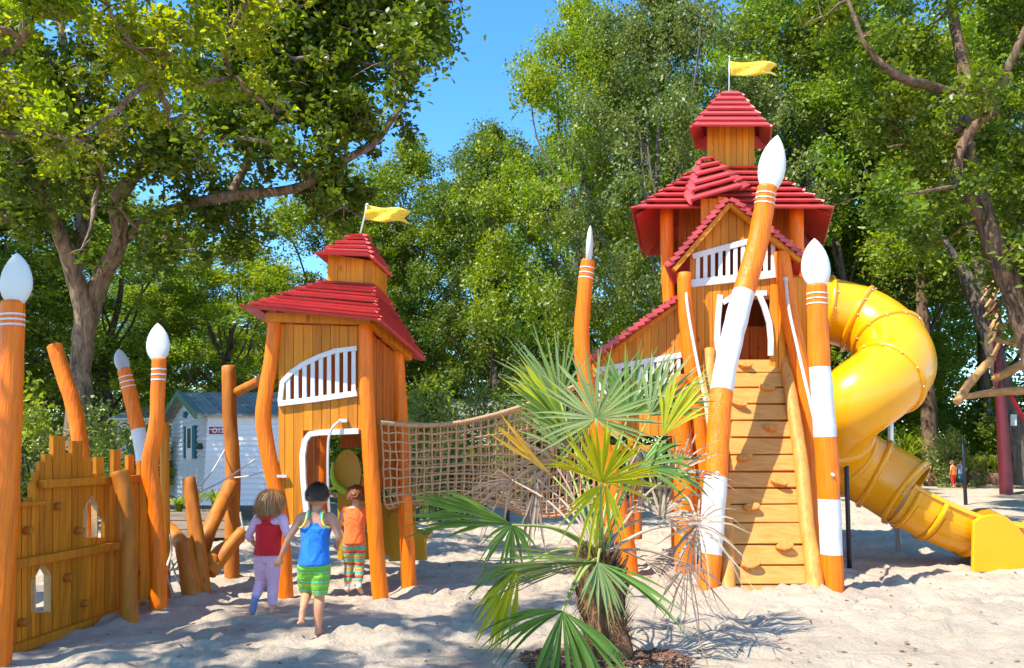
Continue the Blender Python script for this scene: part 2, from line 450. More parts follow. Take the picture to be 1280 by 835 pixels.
FEET = []
def make_ground():
    def axis(a, b, fine, lo, hi):
        mid = np.arange(lo, hi, fine)
        left = [lo]; s = fine
        while left[-1] > a: s *= 1.25; left.append(left[-1] - s)
        right = [mid[-1]]; s = fine
        while right[-1] < b: s *= 1.22; right.append(right[-1] + s)
        return np.concatenate([np.array(left[1:][::-1]), mid, np.array(right[1:])])
    xs = axis(-300, 300, 0.035, -6.5, 8.5)
    ys = axis(-60, 600, 0.035, 3.6, 13.5)
    X, Y = np.meshgrid(xs, ys)
    Z = sand_height(X, Y)
    fade = np.clip((60 - np.hypot(X, Y)) / 40, 0, 1)
    Z = Z * fade
    # footprints: oval dents with raised rim
    r = np.random.default_rng(5)
    for i in range(430):
        cx, cy = r.uniform(-6, 8), r.uniform(4.0, 13)
        a = r.uniform(0, math.pi); rr = r.uniform(0.07, 0.14); d = r.uniform(0.018, 0.045)
        x0, x1 = np.searchsorted(xs, [cx-.4, cx+.4]); y0, y1 = np.searchsorted(ys, [cy-.4, cy+.4])
        sx = X[y0:y1, x0:x1]-cx; sy = Y[y0:y1, x0:x1]-cy
        u = (sx*math.cos(a)+sy*math.sin(a))/(rr*1.5); v = (-sx*math.sin(a)+sy*math.cos(a))/rr*1.3
        q = np.sqrt(u*u+v*v)
        Z[y0:y1, x0:x1] += -d*np.exp(-(q*1.1)**4) + d*0.55*np.exp(-((q-1.35)*3)**2)
    # small mounds of sand round the feet of posts
    for (cx, cy, rr, hh) in FEET:
        x0, x1 = np.searchsorted(xs, [cx-1, cx+1]); y0, y1 = np.searchsorted(ys, [cy-1, cy+1])
        q = np.hypot(X[y0:y1, x0:x1]-cx, Y[y0:y1, x0:x1]-cy)/rr
        Z[y0:y1, x0:x1] += hh*np.exp(-q*q)
    ny, nx = X.shape
    me = bpy.data.meshes.new('sand')
    co = np.stack([X, Y, Z], -1).reshape(-1, 3)
    idx = np.arange(nx*ny).reshape(ny, nx)
    q = np.stack([idx[:-1,:-1], idx[:-1,1:], idx[1:,1:], idx[1:,:-1]], -1).reshape(-1, 4)
    me.vertices.add(len(co)); me.vertices.foreach_set('co', co.ravel())
    me.loops.add(q.size); me.loops.foreach_set('vertex_index', q.ravel())
    me.polygons.add(len(q)); me.polygons.foreach_set('loop_start', np.arange(0, q.size, 4)); 
    me.polygons.foreach_set('use_smooth', np.ones(len(q), bool))
    me.update(calc_edges=True)
    m, nt, N, L, B = newmat('sand')
    tc = N.new('ShaderNodeTexCoord')
    n1 = N.new('ShaderNodeTexNoise'); n1.inputs['Scale'].default_value = 1.6; n1.inputs['Detail'].default_value = 8; n1.inputs['Roughness'].default_value = .65
    L.new(tc.outputs['Object'], n1.inputs['Vector'])
    cr = N.new('ShaderNodeValToRGB'); e = cr.color_ramp.elements
    e[0].position = .33; e[0].color = (0.43, 0.345, 0.255, 1); e[1].position = .62; e[1].color = (0.58, 0.475, 0.35, 1)
    L.new(n1.outputs['Fac'], cr.inputs['Fac'])
    # grit, bark crumbs
    n2 = N.new('ShaderNodeTexNoise'); n2.inputs['Scale'].default_value = 28; n2.inputs['Detail'].default_value = 5; n2.inputs['Roughness'].default_value = .6
    L.new(tc.outputs['Object'], n2.inputs['Vector'])
    r2 = N.new('ShaderNodeMapRange'); r2.inputs['From Min'].default_value = .63; r2.inputs['From Max'].default_value = .72; r2.inputs['To Max'].default_value = .6
    L.new(n2.outputs['Fac'], r2.inputs['Value'])
    mx = N.new('ShaderNodeMix'); mx.data_type = 'RGBA'; mx.inputs['B'].default_value = (0.27, 0.18, 0.11, 1)
    L.new(r2.outputs['Result'], mx.inputs['Factor']); L.new(cr.outputs['Color'], mx.inputs['A'])
    # far woodland floor: y beyond 27
    sx = N.new('ShaderNodeSeparateXYZ'); L.new(tc.outputs['Object'], sx.inputs[0])
    n3 = N.new('ShaderNodeTexNoise'); n3.inputs['Scale'].default_value = .4; L.new(tc.outputs['Object'], n3.inputs['Vector'])
    ma = N.new('ShaderNodeMath'); ma.operation = 'MULTIPLY_ADD'; ma.inputs[1].default_value = 5; L.new(n3.outputs['Fac'], ma.inputs[0]); L.new(sx.outputs['Y'], ma.inputs[2])
    r3 = N.new('ShaderNodeMapRange'); r3.inputs['From Min'].default_value = 30; r3.inputs['From Max'].default_value = 33
    L.new(ma.outputs[0], r3.inputs['Value'])
    mx2 = N.new('ShaderNodeMix'); mx2.data_type = 'RGBA'; mx2.inputs['B'].default_value = (0.10, 0.085, 0.05, 1)
    L.new(r3.outputs['Result'], mx2.inputs['Factor']); L.new(mx.outputs['Result'], mx2.inputs['A'])
    L.new(mx2.outputs['Result'], B.inputs['Base Color']); B.inputs['Roughness'].default_value = .95; B.inputs['Specular IOR Level'].default_value = .15
    nb = N.new('ShaderNodeTexNoise'); nb.inputs['Scale'].default_value = 22; nb.inputs['Detail'].default_value = 9; nb.inputs['Roughness'].default_value = .7
    L.new(tc.outputs['Object'], nb.inputs['Vector'])
    b = N.new('ShaderNodeBump'); b.inputs['Strength'].default_value = 1.0; b.inputs['Distance'].default_value = .045
    L.new(nb.outputs['Fac'], b.inputs['Height']); L.new(b.outputs['Normal'], B.inputs['Normal'])
    me.materials.append(m)
    # fallen leaves and twigs
    lr = np.random.default_rng(21); n = 2600
    lx = lr.uniform(-7, 9, n); ly = lr.uniform(4, 19, n)
    lz = sand_height(lx, ly) + .012
    lme = leaf_mesh('leaf_litter', np.stack([lx, ly, lz], -1), .04, M['litter'], up=2.5, seed=6)
    tag(link('leaf_litter', lme), 'small dry brown leaves scattered over the pale sand', 'leaf litter', kind='stuff')
    o = link('sand', me); tag(o, 'pale trampled sand floor of the playground', 'sand', kind='structure')

# ------------------------------------------------------------------ leaves (numpy)
def leaf_mesh(name, centers, size, mat, aspect=0.55, up=0.35, seed=0, hexa=False):
    r = np.random.default_rng(seed)
    n = len(centers)
    nrm = r.normal(size=(n, 3)); nrm[:, 2] = np.abs(nrm[:, 2]) + up
    nrm /= np.linalg.norm(nrm, axis=1)[:, None]
    t = r.normal(size=(n, 3)); t -= nrm * (t*nrm).sum(1)[:, None]; t /= np.linalg.norm(t, axis=1)[:, None]
    b = np.cross(nrm, t)
    L = size * r.uniform(.65, 1.35, n)[:, None]
    W = L * aspect
    c = centers
    if hexa:
        bend = nrm * L * .18
        vs = np.stack([c - t*L*.5, c - t*L*.18 + b*W*.42, c + t*L*.22 + b*W*.5, c + t*L*.5 - bend, c + t*L*.22 - b*W*.5, c - t*L*.18 - b*W*.42], 1); k = 6
    else:
        vs = np.stack([c - t*L*.5, c + b*W*.5, c + t*L*.5, c - b*W*.5], 1); k = 4
    co = vs.reshape(-1, 3)
    me = bpy.data.meshes.new(name)
    me.vertices.add(len(co)); me.vertices.foreach_set('co', co.ravel())
    me.loops.add(n*k); me.loops.foreach_set('vertex_index', np.arange(n*k))
    me.polygons.add(n); me.polygons.foreach_set('loop_start', np.arange(0, n*k, k))
    me.update(calc_edges=True)
    for q in (mat if isinstance(mat, (list, tuple)) else [mat]): me.materials.append(q)
    return me

def clump_points(cs, rs, per, seed, flatz=0.7, shell=0.55):
    r = np.random.default_rng(seed); out = []
    for c, rad in zip(cs, rs):
        n = max(8, int(per * rad * rad))
        # several sub-sprays inside each clump
        ns = max(4, int(9 * rad)) 
        sc = r.normal(size=(ns, 3)); sc /= np.linalg.norm(sc, axis=1)[:, None]
        sc *= (rad * r.uniform(.3, 1.0, ns) )[:, None]; sc[:, 2] *= flatz
        which = r.integers(0, ns, n)
        p = sc[which] + r.normal(size=(n, 3)) * (rad * 0.20)
        out.append(p + np.array(c))
    return np.concatenate(out)

def limb(mb, pts, r0, r1, seg=8, n=4, jit=.18):
    k = len(pts)
    rad = [r0 + (r1 - r0) * (i/(k-1))**.8 for i in range(k)]
    mb.tube(pts, rad, seg=seg, n=n, jitter=jit, caps=False)

def bent(a, b, amp, r, k=3):
    """points from a to b with sideways wobble"""
    a, b = Vector(a), Vector(b); L = (b-a).length
    out = [a]
    for i in range(1, k+1):
        t = i/(k+1)
        out.append(a.lerp(b, t) + Vector((r.uniform(-1,1), r.uniform(-1,1), r.uniform(-.4,1))) * amp * L)
    out.append(b)
    return out

CROWNS = []
def make_crown_variant(i, h, rad, mat, leaf=0.13, nclump=120, per=420, low=.10, trunkr=.22, seed=0):
    r = random.Random(100 + seed)
    tr = MB()
    top = Vector((r.uniform(-.5,.5), r.uniform(-.5,.5), h*.72))
    tp = bent((0,0,-.2), top, .035, r, 4)
    limb(tr, tp, trunkr, trunkr*.3, 9, 4)
    cs, rs = [], []
    for k in range(nclump):
        # egg shaped crown, biased to the shell
        z = r.random()**.85
        zz = h*(low + (1-low)*z)
        prof = math.sin(min(1, (z*.93+.12))*math.pi)**.55
        a = r.uniform(0, 2*math.pi)
        lobes = 1 + .22*math.sin(3*a+i) + .13*math.sin(5*a + z*6 + i*2)
        rr = rad * prof * lobes * (r.random()**.38)
        cs.append((rr*math.cos(a), rr*math.sin(a), zz)); rs.append(r.uniform(.45, 1.05) * rad/4.3)
    cr = sorted(range(nclump), key=lambda q: -rs[q])[:16]
    for q in cr:
        c = Vector(cs[q]); t = min(.95, max(.15, (c.z - 1.5)/h))
        b = tp[0].lerp(tp[-1], t*.9)
        limb(tr, bent(b, c, .08, r, 2), trunkr*.42*(1-t*.6), .025, 6, 3)
    pts = clump_points(cs, rs, per, seed+3)
    lm = leaf_mesh('crown', pts, leaf, M[mat], seed=seed+9)
    tr_o = tr.build('trunk', M['barkp'])
    tm = tr_o.data; bpy.data.objects.remove(tr_o)
    return (tm, lm, h, rad)

def plant_tree(var, loc, h, rad, rot, label, mat=None, name='broadleaf_tree', group='background trees around the playground', cat='tree', lean=0):
    tm, lm, h0, r0 = var
    e = bpy.data.objects.new(name, None); C.objects.link(e); e.location = loc
    e.scale = (rad/r0, rad/r0, h/h0); e.rotation_euler = (0, lean, rot)
    tag(e, label, cat, group)
    for nm, me in (('trunk', tm), ('crown', lm)):
        o = bpy.data.objects.new(nm, me); C.objects.link(o); o.parent = e
        if nm == 'crown' and mat:
            o.material_slots[0].link = 'OBJECT'; o.material_slots[0].material = M[mat]
    return e

V = [make_crown_variant(0, 14, 4.3, 'leafA', seed=1, nclump=165, leaf=.125, per=700), make_crown_variant(1, 14, 4.3, 'leafB', seed=2, nclump=150, leaf=.125, per=700),
     make_crown_variant(2, 14, 4.3, 'leafC', seed=3, nclump=175, per=700, leaf=.12), make_crown_variant(3, 14, 4.3, 'leafD', seed=4, nclump=160, leaf=.13, per=700),
     make_crown_variant(4, 14, 4.3, 'leafB', seed=6, nclump=140, leaf=.12, per=700, low=.38)]
BG = [ # px, Y, h, rad, variant, material, label
 (285, 25, 8.2, 3.4, 1, 'leafB', 'bright green rounded tree low behind the crooked playhouse, left of the blue sky gap'),
 (400, 29, 12.4, 4.2, 0, 'leafB', 'mid green tree rising behind the small red roof of the playhouse'),
 (505, 32, 14.6, 4.6, 3, 'leafA', 'dark trunked tree standing under the open blue sky right of the small flag'),
 (615, 29, 14.0, 4.0, 0, 'leafD', 'deep green tree above the rope net bridge'),
 (735, 23, 15.6, 3.7, 2, 'leafB', 'tall fresh green tree bordering the blue sky, left of the big tower'),
 (845, 21, 15.2, 3.6, 2, 'leafC', 'tall pale olive tree directly left of the big tower roof'),
 (985, 33, 23.0, 6.0, 1, 'leafA', 'very tall oak green tree behind the top flag of the big tower'),
 (1165, 33, 20.0, 5.2, 4, 'leafA', 'deep green tree rising just right of the yellow tube slide'),
 (1120, 40, 15.0, 5.5, 0, 'leafY', 'yellow green tree seen beyond the tube slide'),
 (1260, 35, 22.0, 6.2, 4, 'leafA', 'tall dark tree behind the purple pole'),
 (1075, 32, 22.0, 5.8, 4, 'leafA', 'tall tree filling the upper right between big tower and leaning oak'),
 (1350, 27, 20, 5.2, 4, 'leafB', 'tall leafy tree behind the leaning oak at the right edge'),
 (1040, 44, 26.0, 6.5, 0, 'leafB', 'very tall tree behind the top of the tube slide'),
 (790, 31, 17.0, 4.6, 3, 'leafA', 'tall tree closing the gap left of the tower cupola'),
 (1450, 24, 16.0, 5.0, 4, 'leafB', 'tall tree just past the right edge of the playground'),
 (110, 23, 9.5, 4.2, 3, 'leafD', 'dark green tree behind the castle fence and the big oak'),
 (-70, 21, 11.0, 4.6, 0, 'leafA', 'green tree past the left edge behind the castle fence'),
 (205, 31, 8.6, 4.0, 3, 'leafB', 'fresh green tree above the white cabin roof'),
 (-280, 19, 13.0, 5.0, 2, 'leafB', 'tall tree far left of the castle fence'),
 (1880, 24, 16.0, 5.5, 1, 'leafA', 'tree far beyond the right end of the slide'),
 (1740, 34, 18.0, 6.0, 3, 'leafB', 'tree in the second row far beyond the right edge'),
 (-560, 17, 13.0, 5.0, 0, 'leafA', 'tree far beyond the left end of the castle fence'),
 (-200, 32, 15.0, 6.0, 3, 'leafD', 'tree in the second row far beyond the left edge'),
 (1600, 20, 15.0, 5.0, 2, 'leafA', 'tall tree far right of the tube slide'),
 (330, 43, 11.5, 5.0, 3, 'leafD', 'far tree in the second row behind the playhouse'),
 (460, 45, 15.0, 5.0, 0, 'leafB', 'far tree in the second row under the open sky'),
 (590, 46, 18.0, 5.0, 1, 'leafB', 'far tree in the second row left of the tall fresh green tree'),
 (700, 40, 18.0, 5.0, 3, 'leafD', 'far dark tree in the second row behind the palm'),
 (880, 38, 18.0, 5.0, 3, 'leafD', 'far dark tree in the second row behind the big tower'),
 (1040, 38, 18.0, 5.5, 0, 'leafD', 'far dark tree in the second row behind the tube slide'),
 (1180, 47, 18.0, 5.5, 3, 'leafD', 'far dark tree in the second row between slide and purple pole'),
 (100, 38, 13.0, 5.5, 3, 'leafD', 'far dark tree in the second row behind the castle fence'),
]
for i, (px, Y, h, rad, v, mat, lab) in enumerate(BG):
    p = at(px, 560, Y)
    plant_tree(V[v], (p.x, Y, 0), h, rad, i*2.1, lab, mat)

# ------------------------------------------------------------------ shrubs
def shrub_variant(mat, seed, leaf=.085, n=26, per=330):
    r = random.Random(seed); cs, rs = [], []
    for k in range(n):
        a = r.uniform(0, 6.28); rr = 1.0*r.random()**.5; z = r.uniform(.1, 1.55)
        q = math.sqrt(max(0.05, 1-(z/1.9)**2))
        cs.append((rr*q*math.cos(a), rr*q*math.sin(a), z)); rs.append(r.uniform(.3, .55))
    return leaf_mesh('foliage', clump_points(cs, rs, per*3, seed, .8), leaf, M[mat], seed=seed)
SV = [shrub_variant('leafB', 31), shrub_variant('leafC', 32), shrub_variant('leafD', 33)]
st = MB()
for k in range(6): st.tube([Vector((0,0,-.1)), Vector((.2*math.cos(k),.2*math.sin(k),.6)), Vector((.5*math.cos(k*1.1),.5*math.sin(k*1.1),1.3))], [.03,.02,.008], seg=6, n=3, caps=False)
so = st.build('stems', M['barkp']); STEM = so.data; bpy.data.objects.remove(so)
def shrub(px, Y, w, h, v, label, mat=None, rot=0, z=0, group='shrubs under the trees', name='shrub', cat='shrub'):
    p = at(px, 560, Y)
    e = bpy.data.objects.new(name, None); C.objects.link(e); e.location = (p.x, Y, z); e.scale = (w, w, h/1.9); e.rotation_euler = (0,0,rot)
    tag(e, label, cat, group)
    for nm, me in (('foliage', SV[v]), ('stems', STEM)):
        o = bpy.data.objects.new(nm, me); C.objects.link(o); o.parent = e
        if nm == 'foliage' and mat: o.material_slots[0].link = 'OBJECT'; o.material_slots[0].material = M[mat]
SH = [(556, 15.5, 1.05, 2.75, 1, 'pale leafy shrub right of the playhouse above the rope net', 'leafC'),
 (505, 19, 1.5, 3.2, 0, 'green shrub showing behind the playhouse right post', 'leafB'),
 (640, 24, 2.1, 3.4, 2, 'dark shrub behind the middle of the rope net', 'leafD'),
 (735, 22, 1.8, 3.3, 2, 'dark shrub behind the palm fronds', 'leafD'),
 (850, 24, 2.2, 4.0, 2, 'dark shrub behind the lean-to wall of the big tower', 'leafA'),
 (960, 26, 2.4, 4.0, 2, 'dark shrub hidden behind the climbing ramp', 'leafD'),
 (555, 21, 1.5, 2.0, 2, 'dark low shrub before the grey green cabin roof, left', 'leafD'),
 (605, 21.5, 1.5, 2.1, 2, 'dark low shrub before the grey green cabin roof, middle', 'leafA'),
 (660, 21, 1.6, 2.3, 2, 'dark low shrub before the grey green cabin roof, right', 'leafD'),
 (450, 20, 1.6, 2.4, 2, 'dark shrub seen through the playhouse doorway', 'leafA'),
 (50, 13, 1.2, 2.2, 1, 'pale flowering shrub behind the notch of the castle fence', 'leafC'),
 (-40, 12, 1.2, 2.6, 0, 'green shrub behind the far left end of the castle fence', 'leafB'),
 (140, 17, 1.3, 2.1, 2, 'dark shrub between castle fence and white cabin', 'leafA'),
 (420, 24, 2.0, 3.0, 2, 'dark shrub behind the doorway of the playhouse', 'leafD'),
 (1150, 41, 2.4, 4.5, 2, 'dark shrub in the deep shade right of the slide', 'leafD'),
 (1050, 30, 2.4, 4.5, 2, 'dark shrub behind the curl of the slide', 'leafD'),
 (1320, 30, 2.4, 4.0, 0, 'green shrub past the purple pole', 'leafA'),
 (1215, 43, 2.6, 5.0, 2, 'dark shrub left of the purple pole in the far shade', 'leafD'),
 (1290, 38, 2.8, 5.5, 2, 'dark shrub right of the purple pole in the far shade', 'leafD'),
]
for i, (px, Y, w, h, v, lab, mat) in enumerate(SH): shrub(px, Y, w, h, v, lab, mat, i*1.3)

# far wood: one mass
pts = []
r = np.random.default_rng(77)
for k in range(680):
    c = np.array([r.uniform(-75, 80), r.uniform(50, 58), r.uniform(0, 11)])
    pts.append(c + r.normal(size=(150, 3)) * np.array([1.5, 1.0, 1.2]))
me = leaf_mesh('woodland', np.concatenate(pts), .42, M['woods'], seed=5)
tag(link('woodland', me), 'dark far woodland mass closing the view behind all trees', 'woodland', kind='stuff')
# ------------------------------------------------------------------ the two big oaks with drawn limbs
def oak(name, Y0, base_px, limbs, blobs, mat, leaf, per, label, twigs=True, bark='bark', seed=50, hexa=True, extra=()):
    """limbs: lists of (px,py,Y,r); blobs: (px,py,Y,rad[m])"""
    r = random.Random(seed)
    b = at(base_px, 560, Y0)
    e = empty(name, (b.x, Y0, 0), label, 'tree', 'big oaks')
    tr = MB(); nodes = []
    for L in limbs:
        P = []; Rr = []
        for q in L:
            P.append(at(q[0], q[1], q[2]) if len(q) == 4 else Vector(q[:3])); Rr.append(q[-1])
        tr.tube(P, Rr, seg=12, n=7, jitter=.22, caps=False)
        qq = crom([(*p, x) for p, x in zip(P, Rr)], 5)
        nodes += [(Vector(a[:3]), a[3]) for a in qq]
    cs, rs = [], []
    for q in blobs:
        c = at(q[0], q[1], q[2]) if len(q) == 4 else Vector(q[:3])
        cs.append(tuple(c)); rs.append(q[-1])
        if twigs:
            best = min(nodes, key=lambda n: (n[0]-c).length + (0 if n[1] < .15 else .5))
            pp = bent(best[0], c, .10, r, 2)
            tr.tube(pp, [min(.07, best[1]*.6), .035, .022, .01], seg=6, n=3, jitter=.2, caps=False)
            nodes.append((pp[1], .03)); nodes.append((c, .012))
            for k in range(4):
                d = Vector((r.gauss(0,1), r.gauss(0,1), r.gauss(0,.6))).normalized() * q[-1] * .9
                tr.tube(bent(c, c + d, .12, r, 1), [.014, .009, .004], seg=5, n=2, caps=False)
    tr.build('trunk', M[bark], e)
    me = leaf_mesh('crown', clump_points(cs, rs, per, seed, .75), leaf, M[mat], seed=seed, hexa=hexa, aspect=.5)
    link('crown', me, e)
    return e

rb = random.Random(3)
def region(n, fx, Yr, rr):
    out = []
    k = 0
    while len(out) < n and k < n*60:
        k += 1
        px, py = fx[0] + rb.random()*(fx[2]-fx[0]), fx[1] + rb.random()*(fx[3]-fx[1])
        if not fx[4](px, py): continue
        out.append((px, py, rb.uniform(*Yr), rb.uniform(*rr)))
    return out

# left oak: leafy region follows the photographed silhouette
def edge_left(px, py):
    # right boundary of crown as function of y
    B = [(-400, 560), (0, 575), (60, 560), (110, 528), (150, 490), (190, 475), (230, 400), (270, 330), (310, 300), (340, 180), (380, 60)]
    for (y0, x0), (y1, x1) in zip(B, B[1:]):
        if y0 <= py <= y1:
            lim = x0 + (x1-x0)*(py-y0)/(y1-y0) - 28
            return px < lim
    return False
blobs = region(175, (-250, -300, 575, 350, edge_left), (11.0, 15.5), (.45, .95))
blobs = [q for q in blobs if not (370 < q[0] < 440 and -10 < q[1] < 70) and not (330 < q[0] < 420 and 235 < q[1] < 330) and not (395<q[0]<480 and 100<q[1]<140)]
L_limbs = [
 [(95, 640, 13.5, 0.265), (97, 540, 13.5, 0.211), (102, 450, 13.5, 0.183), (108, 385, 13.5, 0.195)],
 [(108, 395, 13.5, 0.187), (88, 330, 13.2, 0.133), (62, 265, 12.8, 0.109), (30, 215, 12.5, 0.094), (-40, 190, 12.0, 0.070)],
 [(106, 400, 13.5, 0.187), (128, 345, 13.6, 0.164), (150, 300, 13.4, 0.140), (147, 255, 13.2, 0.133), (165, 222, 13.0, 0.125), (200, 198, 12.6, 0.117), (245, 172, 12.2, 0.086), (290, 120, 11.8, 0.055)],
 [(150, 305, 13.5, 0.109), (185, 275, 13.4, 0.094), (240, 255, 13.0, 0.094), (300, 243, 12.6, 0.086), (370, 235, 12.3, 0.078), (430, 200, 12.0, 0.066), (475, 172, 12.0, 0.047), (520, 100, 12.0, 0.031)],
 [(98, 330, 13.6, 0.125), (105, 240, 14.0, 0.109), (90, 120, 14.2, 0.094), (60, -60, 14.2, 0.070)],
 [(290, 240, 12.7, 0.070), (325, 170, 12.8, 0.070), (345, 110, 13.0, 0.070), (350, 60, 13.1, 0.062), (375, 10, 13.2, 0.047), (400, -60, 13.3, 0.031)],
 [(60, 262, 12.8, 0.086), (-60, 280, 11.5, 0.070), (-160, 240, 10.5, 0.039)],
]
blobs += region(36, (-30, 60, 420, 330, edge_left), (10.8, 12.0), (.3, .55))
blobs += region(60, (290, -40, 575, 330, edge_left), (11.4, 13.0), (.4, .7))
blobs = [q for q in blobs if not (345 < q[0] < 405 and 245 < q[1] < 320)]
blobs += region(26, (370, 130, 500, 262, lambda x, y: x < 500 - (y-130)*.45), (11.6, 12.8), (.35, .6))
blobs = [q for q in blobs if not (225 < q[0] < 480 and abs(q[1] - (255 - (q[0]-240)*.33)) < 34 and q[2] < 13.0 and rb.random() < .8)]
oak('oak_tree', 13.5, 95, L_limbs, blobs, 'leafA', .115, 1250, 'big oak with forked mottled trunk behind the castle fence', seed=51)

# nearer oak whose boughs hang in from the left, above the photographer
near = region(42, (-60, -120, 330, 175, lambda x, y: x < 340 - max(0, y-60)*1.3 and y < 190 - x*.18), (7.0, 9.0), (.35, .6))
# sprays of brighter leaves lower down, right end
near += [(290, 95, 8.3, .32), (318, 118, 8.3, .28), (340, 140, 8.4, .26), (60, 190, 8.6, .35), (130, 165, 8.5, .35), (210, 150, 8.4, .32), (255, 105, 8.0, .3)]
world_blobs = []
for k in range(105):
    x = rb.uniform(-10.5, -2.2); y = rb.uniform(-1.5, 3.5); z = rb.uniform(4.9, 8.4)
    if x + .57*z > .35 + max(0, 4.5-y)*.0 or (y > 2 and z < 1.3 + .62*y + .6): continue
    # keep in front-left and out of the lower picture
    if y > .5:
        pxx = CX + F*x/(y*cp + (z-H)*sp); 
    world_blobs.append((x, y, z, -1, rb.uniform(.35, .75)))
wb = [(q[0], q[1], q[2], 0, q[4]) for q in world_blobs]
N_limbs = [
 [(-8.5, 3.0, -.3, .42), (-8.4, 3.1, 1.5, .34), (-8.2, 3.2, 3.2, .3), (-7.8, 3.4, 4.8, .27)],
]
def W(*q): return (q[0], q[1], q[2], 0.0, q[3])
N_limbs = [[W(*q) for q in N_limbs[0]],
 [W(-7.9,3.4,4.6,.2), W(-6.5,4.4,5.6,.16), W(-5,5.6,6.0,.12), W(-3.5,6.8,6.2,.08), W(-2.6,7.6,6.0,.04)],
 [W(-7.9,3.3,4.4,.18), W(-6.3,3.0,5.8,.14), W(-4.5,3.2,6.6,.1), W(-2.6,4.0,7.0,.05)],
 [W(-7.8,3.4,4.8,.2), W(-7.5,4.5,6.5,.15), W(-6.6,6.5,7.5,.09), W(-5.5,8.0,7.8,.05)],
 [W(-8.0,3.2,4.6,.16), W(-7.5,1.5,6.0,.12), W(-6.5,0,6.8,.07)]]
oak('oak_tree', 3.0, 95, N_limbs, near + wb, 'leafY', .078, 1900, 'bright yellow green oak boughs hanging in from the upper left corner, nearest the viewer', seed=52)
bpy.data.objects['oak_tree.001'].location = (-8.5, 3.0, 0)
for ch in bpy.data.objects['oak_tree.001'].children: ch.location = (8.5, -3.0, 0)

# right oak
def edge_right(px, py):
    B = [(-400, 900), (0, 985), (60, 1010), (150, 1040), (230, 1060), (300, 1120), (345, 1160), (400, 1215), (440, 1290)]
    for (y0, x0), (y1, x1) in zip(B, B[1:]):
        if y0 <= py <= y1: return px > x0 + (x1-x0)*(py-y0)/(y1-y0) + 25
    return False
blobs = region(150, (930, -280, 1480, 400, edge_right), (12.5, 17), (.45, .95))
blobs = [q for q in blobs if not (1170 < q[0] < 1290 and 90 < q[1] < 400 and q[2] < 14.3 and rb.random() < .4)]
R_limbs = [
 [(1330, 700, 14.0, 0.324), (1312, 560, 14.0, 0.259), (1295, 450, 14.0, 0.223), (1268, 370, 14.0, 0.202), (1240, 300, 14.0, 0.187), (1222, 240, 14.0, 0.158), (1207, 180, 14.1, 0.144), (1208, 110, 14.3, 0.122), (1190, 10, 14.5, 0.094), (1180, -100, 14.5, 0.058)],
 [(1232, 280, 14.0, 0.122), (1212, 250, 13.8, 0.101), (1195, 215, 13.8, 0.094), (1208, 170, 13.8, 0.094), (1240, 135, 13.6, 0.086), (1262, 80, 13.4, 0.072), (1290, 20, 13.2, 0.058)],
 [(1244, 140, 13.6, 0.094), (1215, 128, 13.4, 0.086), (1165, 108, 13.0, 0.086), (1125, 96, 12.8, 0.079), (1085, 60, 12.8, 0.050), (1060, 0, 12.8, 0.029)],
 [(1255, 330, 14.0, 0.115), (1290, 250, 14.0, 0.094), (1330, 150, 14.0, 0.072)],
 [(1208, 160, 14.0, 0.072), (1160, 175, 14.4, 0.058), (1110, 185, 14.8, 0.036)],
]
oak('oak_tree', 14, 1330, R_limbs, blobs, 'leafA', .12, 1000, 'big oak leaning in from the right edge with twisting bare limbs', seed=53, bark='barkr')
# slimmer tree behind the purple pole
limbs = [
 [(1276, 605, 24, .36), (1266, 540, 24, .32), (1252, 470, 24, .26), (1232, 410, 24, .25), (1209, 350, 24, .21), (1184, 310, 24, .15), (1150, 250, 24, .08)],
 [(1229, 405, 24, .19), (1226, 340, 24.3, .16), (1210, 270, 24.5, .12), (1200, 150, 24.5, .08)]]
blobs = region(26, (1100, 150, 1330, 330, lambda x, y: True), (23, 26), (.7, 1.1))
oak('oak_tree', 24, 1276, limbs, blobs, 'leafB', .17, 330, 'slimmer forked tree with sign on its trunk, just behind the purple pole', seed=54, bark='barkp')
# bare trunk seen right of the slide
limbs = [[(1164, 600, 30, .30), (1160, 500, 30, .27), (1155, 430, 30, .24), (1150, 330, 30, .18)]]
blobs = region(16, (1090, 180, 1220, 380, lambda x, y: True), (29, 31), (.9, 1.4))
oak('oak_tree', 30, 1164, limbs, blobs, 'leafD', .2, 240, 'straight tree with a pale bare trunk right of the tube slide', seed=55, bark='barkr')
# ------------------------------------------------------------------ helpers for timber pieces
def post_mb(path, Y, mb=None, mats=None, n=7, seg=16, jit=.06, Yf=None, foot=True):
    """path: (px,py,halfwidth px[,Y])"""
    mb = mb or MB()
    P, Rr = [], []
    for q in path:
        y = q[3] if len(q) > 3 else Y
        p = at(q[0], q[1], y); P.append(p); Rr.append(q[2]*y/F)
    if foot:
        d = (P[-1]-P[-2]).normalized(); P.append(P[-1] + d*.22); Rr.append(Rr[-1])
    mb.tube(P, Rr, seg=seg, n=n, jitter=jit, matf=mats)
    return mb, P, Rr

def planks(mb, pl, cols, thick=.022, off=0.0, mat=0, gap=.6):
    """cols: list of (x0, x1, top(x), bottom(x)) in picture units on plane pl"""
    for (x0, x1, t, b) in cols:
        f = lambda g, x: g(x) if callable(g) else g
        a0, a1 = x0 + gap/2, x1 - gap/2
        dz = random.uniform(-.003, .003)
        poly = [pl.p(a0, f(t, a0), off+dz), pl.p(a1, f(t, a1), off+dz), pl.p(a1, f(b, a1), off+dz), pl.p(a0, f(b, a0), off+dz)]
        mb.prism(poly, -pl.n*thick, mat)

